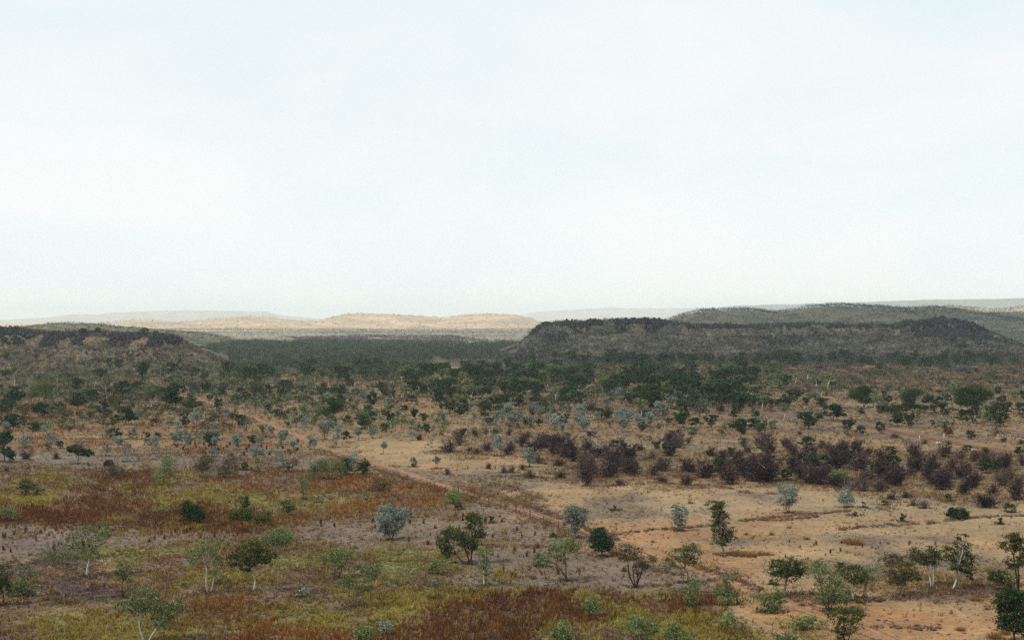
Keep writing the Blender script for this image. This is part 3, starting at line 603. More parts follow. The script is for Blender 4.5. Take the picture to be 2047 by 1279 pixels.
crest_scrub('right_mesa', [(1050, 1960, .8, 1.15, 1200), (1030, 2060, .02, .9, 3000), (1040, 1130, .3, .9, 200), (1480, 1640, .5, .9, 220), (1030, 2040, .0, .25, 420)], 'mesa_top_scrub', 'dark scrub growing among the cliff blocks of the mesa')
box('haze', (-31000, -31000, -6), (31000, 31000, 240))

# ------------------------------------------------------------------ single trees and shrubs
CROPS = {'a': (0, 700, 5.115), 'b': (400, 700, 5.115), 'c': (800, 700, 5.115), 'd': (1200, 700, 5.115), 'e': (1600, 700, 4.568), 'f': (0, 900, 3.375), 'g': (500, 900, 3.375), 'h': (1000, 900, 3.375), 'i': (1500, 900, 3.375)}
def cp(c, x, y): o = CROPS[c]; return o[0] + x / o[2], o[1] + y / o[2]
KN = {'D': ('broadleaf_tree', 'tree'), 'E': ('gum_tree', 'tree'), 'S': ('silver_shrub', 'shrub'), 'L': ('green_shrub', 'shrub'), 'O': ('olive_shrub', 'shrub'), 'B': ('thorn_bush', 'bush'), 'K': ('gum_tree', 'tree'), 'R': ('red_shrub', 'shrub')}
GR = {'D': 'broad leaved trees on the plain', 'E': 'gum trees on the plain', 'K': 'gum trees on the plain', 'S': 'silver grey shrubs on the plain', 'L': 'green shrubs on the plain', 'O': 'olive shrubs on the plain', 'B': 'leafless thorn bushes on the plain', 'R': 'red leaved shrubs on the plain'}
LANDMARKS = []           # (x, y, phrase) for the words of the smaller plants
def hero(c, kind, bx, by, blobs, bark, stems, label, dens=22, phrase=None, thick=1.0, twigs=3, leaf=None):
    rng = np.random.default_rng(int(bx * 7 + by * 13 + ord(c)))
    px, row = cp(c, bx, by); X, Y, Z = hit(px, row); s = Y / F / CROPS[c][2]
    e_ = 1.38 if c in 'fghi' else 1.12
    B = [((x - bx) * s, rng.uniform(-.55, .55) * rx * s, (by - y) * s, rx * s * e_, (rx + ry) * .5 * e_ * s * .9, ry * s * e_) for x, y, rx, ry in blobs]
    h = max(b[2] + b[5] for b in B); nm, cat = KN[kind]
    root = link(nm, None, loc=(X, Y, Z), label=label, category=cat, group=GR[kind])
    link('trunk', make_trunk(B, bark, stems, h, rng, thick, twigs), root); link('crown', make_crown(B, kind, dens, leaf, rng), root)
    if phrase: LANDMARKS.append((X, Y, phrase))
    return root
HEROES = [
 ('f','E',590,850,[(560,570,70,50),(500,630,60,40),(600,680,65,45),(700,540,60,50),(650,620,50,40)],'w',1,'gum tree with crooked white trunk and three leaf clumps stepping up beside the grey gravel',20,'the crooked white gum'),
 ('f','E',450,1030,[(420,700,100,45),(330,730,70,45),(500,790,50,30)],'g',2,'thin gum tree with bare stems forked in a wide V on dark soil',13,'the V-stemmed gum'),
 ('f','E',115,905,[(180,830,60,45),(150,790,40,30)],'w',1,'small faint gum with a short white stem behind the bright green bush',15,None),
 ('f','L',150,985,[(110,930,60,35),(180,930,60,38),(150,900,50,30)],'d',2,'low bright green bush on dark purple soil at the frame edge',30,None),
 ('f','K',15,1045,[(20,830,55,60),(15,920,60,55),(-40,870,60,60)],'d',2,'dark green tree cut by the frame edge above the pink grass',24,None),
 ('f','E',830,990,[(840,820,58,50),(800,800,35,30),(860,850,40,35)],'d',1,'small round gum on one thin dark leaning stem',20,'the thin dark stemmed gum'),
 ('f','E',1410,960,[(1400,640,70,42),(1390,730,90,48),(1500,620,45,38),(1480,750,40,35),(1430,830,25,30),(1340,690,60,38)],'w',2,'loose tall gum with a white forked trunk beside the densest white trunked gum',16,'the loose forked gum'),
 ('f','K',1700,955,[(1690,650,75,45),(1660,710,80,50),(1770,700,70,50),(1830,730,40,38),(1590,740,50,33),(1720,740,60,38),(1650,800,33,28)],'w',1,'spreading dark crowned gum on a slender pure white trunk in straw grass',24,'the spreading white trunked gum'),
 ('f','E',990,1300,[(1000,970,90,60),(900,1060,90,42),(1040,1060,110,58),(1150,1080,80,65),(850,1050,60,33),(1100,1150,80,42),(1200,1040,45,38)],'w',2,'largest grey green gum at the bottom edge with forked white limbs',20,'the largest grey green gum'),
 ('f','D',1300,490,[(1260,390,45,42),(1320,430,55,48),(1290,455,50,35)],'d',2,'dense glossy dark green tree leaning over rusty weeds',30,'the dense dark tree in rusty weeds'),
 ('f','K',1650,405,[(1650,340,32,30),(1655,365,25,20)],'d',1,'tiny dark round topped tree just behind the umbrella shaped tree',26,None),
 ('f','K',1630,550,[(1580,430,40,32),(1630,440,60,42),(1675,440,35,35)],'d',1,'umbrella shaped dark green tree on a short dark trunk over red weeds',24,'the umbrella shaped tree'),
 ('f','K',1790,510,[(1785,450,55,36),(1760,470,40,30)],'d',3,'low rounded dark green bush beside the umbrella shaped tree',22,None),
 ('f','K',1935,445,[(1935,380,42,33),(1950,400,30,22)],'d',1,'small dark tree with a flat top on yellow green grass past the umbrella shaped tree',22,None),
 ('f','L',1880,645,[(1880,580,90,42),(1830,600,60,35),(1930,600,55,36)],'d',5,'wide dome shaped bush with a fan of dark stems on grey soil',24,'the dome shaped bush'),
 ('f','L',1090,240,[(1140,100,48,48),(1080,165,45,38),(1120,70,35,30)],'d',1,'two toned green tree, pale above and dark below, by the rusty weeds',20,'the two toned tree'),
 ('f','O',1378,185,[(1375,90,70,45),(1350,110,40,30)],'r',1,'pale olive open tree on a reddish stem on grey flat ground',18,'the pale olive tree'),
 ('f','O',1545,185,[(1550,50,38,32),(1550,110,62,45),(1520,140,40,30)],'g',2,'dull olive bushy tree with a narrow top by the grey flat',20,'the narrow topped olive tree'),
 ('f','K',178,305,[(175,225,42,34),(165,260,38,28)],'d',1,'small dark green tree on a short stem in yellow grass patches',22,None),
 ('f','O',245,300,[(245,260,42,34)],'d',3,'dim olive bush touching the small dark tree in yellow grass',16,None),
 ('f','L',65,475,[(30,405,48,38),(90,425,38,35)],'d',2,'loose green shrub by the frame edge over dark red weeds',20,None),
 ('f','L',1060,425,[(1060,385,30,28)],'d',2,'tiny faint olive shrub in rusty grass beside the dense dark tree',18,None),
 ('f','L',1485,905,[(1485,868,45,28)],'d',3,'small dark shrub at the foot of the loose forked gum',20,None),
 ('f','K',1655,135,[(1655,105,18,22)],'d',1,'little upright dark sapling on the grey flat',30,None),
 ('f','O',780,195,[(780,130,50,36),(740,150,40,30)],'d',3,'faded green bush behind the dark red bush',18,None),
 ('g','E',530,195,[(540,95,70,42),(470,112,48,38),(425,130,35,40),(590,110,40,35)],'w',2,'wide gum thicket with a white trunk at the edge of rusty weeds',24,'the wide gum thicket'),
 ('g','D',645,165,[(645,125,38,38),(650,70,28,22)],'d',1,'dark green sapling beside the wide gum thicket',24,None),
 ('g','S',697,140,[(697,45,32,32),(690,80,20,20)],'g',1,'slim silver sapling with a small round head near the fence end',24,None),
 ('g','D',765,165,[(765,90,32,28),(760,130,34,35)],'d',1,'upright dark green tree beside the dirt track and the slim silver sapling',26,'the upright dark tree by the track'),
 ('g','L',358,335,[(360,210,36,46),(368,262,30,32)],'d',1,'narrow wispy green tree in a light green grass patch',16,'the narrow wispy tree'),
 ('g','O',875,275,[(870,220,46,33),(920,245,30,26)],'d',3,'olive bush standing in rusty weeds near the fence end',22,None),
 ('g','L',1370,360,[(1375,300,46,40),(1360,320,40,30)],'d',2,'rounded dark olive bush at the corner where weeds meet the fence',22,'the rounded bush at the fence end'),
 ('g','D',1405,402,[(1405,378,22,20)],'d',2,'tiny dark green bush just in front of the rounded bush at the fence end',26,None),
 ('g','S',950,605,[(930,405,58,38),(1000,430,58,45),(915,460,58,45),(980,500,52,42),(900,530,42,28),(950,560,36,24)],'d',2,'big silver blue shrub with dense frosty leaves on grey gravel',34,'the big silver shrub'),
 ('g','D',1065,455,[(1065,420,24,26)],'d',1,'small dark green bush tucked behind the big silver shrub',26,None),
 ('g','K',1480,768,[(1520,490,60,52),(1500,455,38,36),(1370,565,66,46),(1450,600,66,50),(1300,620,46,55),(1340,690,42,36),(1560,560,42,33),(1480,645,48,36)],'d',3,'big irregular dark gum with a thick black double trunk in green grass',26,'the black trunked gum',1.35),
 ('g','L',1582,915,[(1580,690,42,42),(1575,760,36,46),(1590,810,27,30)],'w',1,'narrow upright green gum on a thin bright white stem',24,'the narrow white stemmed gum'),
 ('g','E',580,862,[(600,720,90,45),(530,720,56,40),(640,685,48,33),(640,780,46,30)],'d',2,'broad low gum with a dark twin trunk in bright green grass',19,'the broad twin trunked gum'),
 ('g','E',700,1055,[(800,800,78,55),(720,880,88,46),(640,880,58,36),(820,850,48,36),(780,930,46,32)],'g',4,'sprawling pale gum whose many thin stems fan from one base',17,'the sprawling pale gum'),
 ('g','L',1262,835,[(1270,762,48,26),(1240,800,40,28)],'d',2,'small bright green bush left of the narrow white stemmed gum',24,None),
 ('g','S',1245,1000,[(1240,885,42,28),(1245,910,30,22)],'r',1,'small flat topped sapling on a thin stem in pinkish grass',18,None),
 ('g','L',790,1310,[(790,1230,78,46),(750,1260,50,36)],'d',3,'bright pale green bush at the bottom edge in yellow grass',26,'the bright green bush at the bottom edge'),
 ('g','S',905,1255,[(900,1165,46,42),(920,1200,36,32)],'d',2,'soft grey green shrub just behind the bright bush at the bottom edge',14,None),
 ('g','L',790,335,[(790,310,38,24)],'d',3,'low faint green bush among rusty stalks',20,None),
 ('g','K',1960,785,[(1960,742,44,36),(1930,760,30,22)],'d',2,'dark olive bush on pale grey gravel in front of the fence',24,None),
 ('g','D',1630,488,[(1630,468,18,17)],'d',1,'tiny green bush alone on grey ground between fence and black trunked gum',28,None),
 ('g','S',350,992,[(350,965,38,24)],'d',3,'low grey green shrub in reddish brown weeds',20,None),
 ('g','S',460,352,[(460,325,20,20)],'d',2,'tiny silver shrub in light green grass by the narrow wispy tree',20,None),
 ('h','S',505,592,[(500,400,56,32),(540,430,52,42),(475,430,42,33),(530,480,42,32),(510,520,32,24),(440,480,22,28)],'g',1,'round silver blue tree beside the dirt track at the end of the fence posts',36,'the round silver tree'),
 ('h','D',688,718,[(670,560,42,32),(680,610,56,40),(718,632,42,40),(660,650,38,28)],'d',2,'very dark dense round tree standing on the dirt track edge',42,'the very dark round tree'),
 ('h','E',450,880,[(410,640,92,44),(470,640,66,42),(380,700,56,36),(430,740,28,28),(275,740,44,33)],'d',2,'flat topped olive gum with a twisted dark trunk on grey gravel',22,'the twisted flat topped gum',1.0),
 ('h','O',915,925,[(880,680,76,44),(1000,750,54,32),(940,800,46,46),(830,705,38,36)],'d',4,'open gum with a fan of thick black bare limbs beside red weeds',18,'the fan limbed gum',1.5),
 ('h','E',1258,895,[(1190,690,76,40),(1300,690,48,50),(1260,740,56,36),(1140,770,42,40),(1270,660,56,26)],'g',1,'grey green gum with a pale grey trunk and drooping side clump near the track',22,'the drooping grey gum'),
 ('h','S',1205,545,[(1180,385,32,22),(1220,420,42,36),(1195,470,42,32),(1230,490,28,26)],'g',2,'silver tree with a dark green top on the bank across the tan flat',28,'the silver tree with the dark top'),
 ('h','K',1505,705,[(1450,365,56,28),(1460,410,42,42),(1460,462,32,32),(1510,450,32,32),(1480,520,42,36),(1540,570,56,40),(1480,570,36,36),(1510,620,46,26)],'g',1,'tall stacked olive gum with a silvery tip on the open tan flat',28,'the tall stacked gum'),
 ('h','S',1945,422,[(1940,260,66,32),(1915,300,56,32),(1972,320,38,36),(1930,350,52,26)],'d',3,'silver blue shrub with several slender dark stems on the tan flat',26,'the many stemmed silver shrub'),
 ('h','L',1285,1045,[(1290,930,46,56),(1280,1000,42,42)],'d',2,'soft upright green shrub at the end of the red weeds',26,'the soft upright shrub'),
 ('h','L',622,1125,[(620,1040,52,52),(620,1080,36,34)],'g',2,'round headed light green sapling standing in rusty red weeds',28,'the round headed sapling'),
 ('h','L',425,1300,[(425,1215,66,50),(400,1250,52,40)],'d',3,'light green bush at the bottom edge below the round headed sapling',28,None),
 ('h','L',950,1300,[(890,1170,66,44),(960,1160,56,40),(1020,1190,46,40),(1000,1250,56,44)],'w',2,'broad light green shrub with one white leaning bare branch',26,'the shrub with the white branch'),
 ('h','L',1175,1310,[(1170,1215,56,44),(1150,1250,50,40)],'d',2,'bluish green shrub at the bottom edge next to the shrub with the white branch',26,None),
 ('h','L',1265,1310,[(1260,1258,66,36),(1290,1270,40,30)],'d',3,'yellow green low shrub at the bottom edge among straw tussocks',24,None),
 ('h','L',1522,1045,[(1540,880,38,33),(1500,940,56,40),(1540,1000,56,45)],'g',2,'tall soft green shrub with a bushy base near the end of the track',24,'the tall soft shrub'),
 ('h','L',1530,1205,[(1535,1120,42,45),(1530,1175,37,26)],'d',2,'small green shrub directly in front of the tall soft shrub',22,None),
 ('i','L',115,1095,[(130,982,90,38),(190,1000,50,34),(110,1070,56,42),(150,1050,50,36)],'d',3,'two tiered green shrub, bright on top, at the foot of the grey trunked gum',26,'the two tiered shrub'),
 ('i','K',230,985,[(190,790,76,42),(250,760,66,44),(300,790,56,44),(240,840,76,36),(320,830,38,28)],'g',1,'rounded dark gum on a stout pale grey trunk beside the track end',26,'the grey trunked gum',1.4),
 ('i','L',530,1085,[(450,790,76,44),(520,860,84,52),(580,940,86,54),(530,1000,76,42),(600,1000,56,44)],'d',3,'large leaning mass of mid green foliage reaching almost to the ground',24,'the large leaning green tree'),
 ('i','K',693,1015,[(680,830,76,46),(620,800,56,36),(720,870,56,36)],'w',1,'olive gum with a pale trunk between the leaning green tree and slim gums',22,'the pale trunked olive gum'),
 ('i','E',770,1005,[(800,810,72,44),(780,860,48,36)],'g',2,'slim stemmed grey green gum beside the pale trunked olive gum',20,None),
 ('i','O',1010,985,[(960,740,76,30),(1020,800,96,52),(1080,740,66,36),(990,870,86,40),(1090,850,56,36)],'g',3,'bronze brown leafed tree in the middle of the gum row on the bank',22,'the bronze brown tree'),
 ('i','K',1225,925,[(1180,690,76,36),(1210,740,66,40),(1150,740,56,36),(1245,720,46,36)],'w',2,'dark topped gum with two thin white stems beside the leaning white trunk',24,None),
 ('i','K',1355,942,[(1430,580,33,22),(1430,640,46,32),(1330,690,56,36),(1440,720,66,45),(1380,760,66,36),(1460,790,46,44),(1470,840,36,28)],'w',1,'tallest gum of the bank row with a bright white trunk leaning over',24,'the leaning white trunked gum',.9),
 ('i','K',650,1300,[(600,1100,76,42),(700,1110,66,46),(640,1170,86,46),(600,1230,48,36)],'d',3,'broad dark olive tree near the bottom edge on orange soil',24,'the broad olive tree at the bottom edge'),
 ('i','L',370,1205,[(330,1150,76,36),(420,1160,76,32),(380,1180,60,26)],'d',4,'wide pale green bush sheltering under the broad olive tree',22,None),
 ('i','L',250,1310,[(260,1250,56,36),(220,1270,48,28)],'d',3,'low blue green bush at the bottom edge near the wide pale bush',22,None),
 ('i','K',1800,965,[(1780,600,56,40),(1730,640,56,32),(1820,640,46,44),(1830,730,46,36),(1780,765,56,36)],'d',2,'tall dark gum cut by the frame edge beyond the fan stemmed tree',28,None),
 ('i','K',1690,945,[(1690,850,72,36),(1720,880,46,36),(1655,850,36,36)],'d',3,'small dark tree with fanned black stems above the darkest tree',26,'the fan stemmed dark tree'),
 ('i','D',1785,1300,[(1750,980,66,44),(1820,1020,56,54),(1740,1050,66,46),(1700,1010,36,36),(1790,1100,76,56),(1740,1160,76,46),(1830,1180,56,56),(1700,1110,36,28)],'d',2,'big very dark green tree filling the lower corner of the view',34,'the big dark corner tree'),
 ('i','K',155,905,[(155,880,26,20)],'d',2,'tiny green shoot beside the stout grey trunk',26,None),
 ('i','L',612,235,[(580,165,38,28),(620,180,56,36),(655,205,36,24)],'d',3,'bright olive green bush at the edge of the dark thorn thicket',26,'the bright bush in the thicket'),
 ('i','S',648,385,[(640,285,26,30),(655,330,44,36),(620,325,26,26)],'d',3,'small silver shrub with a spiky top below the dark thorn thicket',24,'the spiky silver shrub'),
 ('i','D',1398,465,[(1360,425,38,32),(1410,425,48,34),(1435,445,30,22)],'d',4,'squat dark green bush alone on the bank over the tan flat',32,'the squat dark bush'),
 ('i','D',1335,345,[(1335,312,17,24)],'d',1,'slim dark sapling between thorn bushes above the squat dark bush',28,None),
 ('i','D',1035,480,[(1032,445,20,24)],'d',1,'little dark green sapling alone on the tan flat beyond the grass mound',28,None),
 ('i','D',1682,498,[(1680,478,22,18)],'d',2,'small round dark bush by the frame edge on the tan flat',28,None),
 ('i','D',1748,418,[(1745,385,30,28)],'d',2,'dark bush below the thorn thicket near the frame edge',26,None),
 ('i','D',910,370,[(910,352,20,14)],'d',2,'low dark green tuft bush between spiky silver shrub and thicket',26,None),
 ('i','D',702,442,[(702,428,14,12)],'d',2,'tiny dark green bush below the spiky silver shrub',26,None),
 ('i','D',760,388,[(760,362,12,22)],'d',1,'thin upright green shoot beside the spiky silver shrub',26,None),
 ('h','D',772,405,[(772,388,12,14)],'d',1,'lone tiny green sapling in the middle of the tan flat',30,None),
 ('h','D',360,585,[(360,570,22,18)],'d',2,'tiny green bush at the fence foot beside the round silver tree',26,None),
 ('h','B',1,1,[],'d',1,'',0,None),
 ('a','E',420,562,[(420,350,85,58),(360,430,70,44),(490,390,46,56),(450,460,36,46),(330,450,50,36)],'w',1,'black green gum with a striking white forked trunk below the rocky hill',34,'the white forked gum below the hill',1.3),
 ('a','E',1562,605,[(1560,400,96,56),(1520,460,56,46),(1650,465,56,52),(1600,360,60,36)],'w',2,'dark gum with a creamy Y shaped trunk below the rocky hill',28,'the Y trunked gum below the hill',1.4),
 ('a','D',790,1162,[(770,1000,76,46),(850,1040,66,46),(915,1050,52,42),(720,1010,40,34)],'d',1,'spreading glossy green tree on a dark trunk above the yellow grass',32,'the spreading glossy tree'),
 ('a','S',600,1005,[(465,805,46,36),(520,865,46,40),(560,920,36,42),(580,960,26,26)],'w',1,'slanting silver tree with a pale leaning stem over rusty ground',26,'the slanting silver tree'),
 ('b','S',1285,915,[(1240,770,40,42),(1320,770,50,46),(1280,820,50,36),(1330,740,40,26)],'d',2,'large frosty silver shrub beside the dirt track on the flat',30,'the large frosty shrub'),
 ('b','S',1385,995,[(1420,800,46,42),(1400,870,44,42),(1370,920,36,36),(1440,770,24,24)],'g',2,'taller thin silver tree just in front of the large frosty shrub',24,None),
 ('b','S',590,1155,[(600,910,46,32),(570,1010,66,42),(620,1050,46,40),(560,1070,46,30)],'d',2,'silver green tree with an orderly rounded crown on the pale flat',22,'the rounded silver tree on the pale flat'),
 ('b','S',810,1205,[(740,1020,36,30),(820,1050,46,40),(790,1110,46,40),(840,1110,30,26)],'g',2,'ghostly pale silver tree with thin red based stems',18,'the ghostly silver tree'),
 ('b','O',920,1245,[(880,1150,60,44),(960,1140,66,44),(910,1190,50,36)],'d',3,'twiggy olive brown bush at the upper edge of the rusty weeds',18,None),
 ('b','D',1350,712,[(1350,530,58,46),(1410,590,62,42),(1305,630,58,42),(1360,600,50,40)],'d',1,'clustered dark green tree of three stacked clumps on the open flat',34,'the three clump tree'),
 ('c','D',830,292,[(780,190,70,46),(850,230,86,50),(760,240,60,36)],'d',2,'massive dark blue green tree beside the bare red patch',36,'the massive dark tree'),
 ('c','D',1680,315,[(1600,220,70,46),(1680,250,96,52),(1770,200,62,40)],'d',2,'broad flat topped dark tree between woodland and the mesa foot',34,'the broad flat topped tree'),
 ('c','S',1005,1082,[(1000,900,50,40),(1000,960,66,50),(1030,990,40,36)],'w',1,'silver tree with a pale thin stem among dark red thorn bushes',30,'the silver tree among the thorns'),
 ('c','S',1320,1195,[(1320,1030,66,40),(1300,1080,60,44),(1340,1130,46,44)],'d',2,'dark silver green tree at the corner of the thorn thicket',28,'the tree at the thicket corner'),
 ('d','S',250,725,[(200,650,50,42),(290,640,56,42),(250,690,50,32)],'d',3,'bright silver shrub against a nearly black bush',30,'the silver shrub against the black bush'),
 ('d','D',1430,915,[(1360,760,60,40),(1440,740,60,42),(1440,800,56,42),(1460,840,30,28)],'g',2,'round green gum with two pale stems above the thorn thicket',30,'the green gum above the thicket'),
 ('e','D',580,525,[(500,400,70,50),(580,360,70,40),(640,400,60,50),(590,450,80,40)],'d',2,'full rounded bright green tree alone in pale scrub before the mesa',32,'the full green tree before the mesa'),
 ('e','D',1030,575,[(980,430,70,60),(1060,390,76,44),(1000,500,56,40),(1060,520,40,30)],'d',3,'ragged dark tree with two uneven heads before the mesa',32,'the ragged two headed tree'),
 ('e','D',1580,670,[(1500,390,90,50),(1600,370,110,50),(1690,410,76,46),(1480,460,86,50),(1600,460,96,50),(1570,560,50,40)],'d',3,'biggest dark spreading tree on the plain with slender trunks below',30,'the biggest spreading tree'),
 ('e','R',1360,785,[(1350,735,44,34),(1375,750,30,24)],'d',2,'brick red leaved shrub standing beside the white marker post',28,None),
 ('e','R',1550,775,[(1550,750,38,20)],'d',2,'faint reddish shrub behind a small dark bush near the red road',24,None),
 ('e','R',460,655,[(460,638,22,15)],'d',2,'small orange red shrub beside the dark side track',26,None),
]
for hsp in HEROES:
    if hsp[4]: hero(hsp[0], hsp[1], hsp[2], hsp[3], hsp[4], hsp[5], hsp[6], hsp[7], hsp[8] if len(hsp) > 8 else 22, hsp[9] if len(hsp) > 9 else None, hsp[10] if len(hsp) > 10 else 1.0)

# ------------------------------------------------------------------ library of middle-distance plants, unit sized
LIB = {}
def lib():
    for kind, nv, nb, dens, leaf, bark in (('D', 9, (6, 10), 1700, .085, 'd'), ('E', 6, (3, 6), 1100, .07, 'w'), ('S', 7, (4, 7), 1100, .08, 'g'), ('L', 4, (3, 5), 1200, .09, 'd'), ('O', 5, (3, 6), 800, .085, 'd')):
        LIB[kind] = []
        for v in range(nv):
            rng = np.random.default_rng(900 + v * 17 + ord(kind)); n = rng.integers(*nb) + 1; B = []
            lowc = {'D': .30, 'E': .55, 'S': .36, 'L': .3, 'O': .32}[kind]
            for q in range(n):
                r = rng.uniform(.15, .27) if kind in 'DE' else rng.uniform(.2, .3); x = rng.uniform(-.5 + r, .5 - r); z = rng.uniform(lowc, .98 - r * .9)
                z = max(r * .7 + .05, min(z, .99 - r * .8 - .25 * abs(x))); B.append((x, rng.uniform(-.3, .3), z, r, r, r * rng.uniform(.7, .95)))
            B.append((rng.uniform(-.1, .1), 0, .95 - .2, .22, .22, .18))
            LIB[kind].append((make_trunk(B, bark, 1 if kind in 'E' else int(rng.integers(1, 4)), 1.0, rng, 1.1, 2), make_crown(B, kind, dens, leaf, rng)))
    LIB['B'] = []
    for v in range(8):
        rng = np.random.default_rng(70 + v); V, c = make_thorn(rng, int(rng.integers(300, 470)), [(.036, .022, .024), (.058, .036, .034), (.030, .021, .026), (.082, .060, .052)][v % 4], rng.uniform(.85, 1.15))
        LIB['B'].append((None, poly_mesh('thorn_bush', V, 4, c, M_TWIG)))
lib()
ADJ = {'D': 'dark green', 'E': 'grey green', 'S': 'silver grey', 'L': 'light green', 'O': 'dull olive', 'B': 'purple brown leafless'}
NOUN = {'D': 'tree', 'E': 'gum tree', 'S': 'shrub', 'L': 'bush', 'O': 'bush', 'B': 'thorn bush'}
ORD = ['', 'second', 'third', 'fourth', 'fifth', 'sixth', 'seventh', 'eighth', 'ninth', 'tenth', 'eleventh', 'twelfth']
MIDS = []
def plant(kind, px, row, wpx, hpx, rng, label=None, group=None, simple=False):
    X, Y, Z = hit(px, row); s = Y / F; W, Hh = wpx * s, hpx * s
    T, Cm = LIB[kind][rng.integers(0, len(LIB[kind]))]; nm, cat = KN[kind]
    if kind == 'D' and Hh < 3.0: nm, cat = 'broadleaf_shrub', 'shrub'
    if T is None: root = link(nm, Cm, loc=(X, Y, Z - .03))
    else:
        root = link(nm, None, loc=(X, Y, Z - .03)); link('trunk', T, root); link('crown', Cm, root)
    f = 1.04 if kind == 'B' else 1.05
    f *= 1.0 if kind == 'B' else 1.3 if kind in 'DE' else 1.15; root.scale = (W * f, (W * .6 + Hh * .3) * f, Hh * f); root.rotation_euler = (0, 0, rng.choice([0, math.pi]) + rng.uniform(-.5, .5))
    root['category'] = cat; root['group'] = group or GR[kind]
    if label: root['label'] = label
    else: MIDS.append((root, kind, X, Y, W, Hh))
    return root
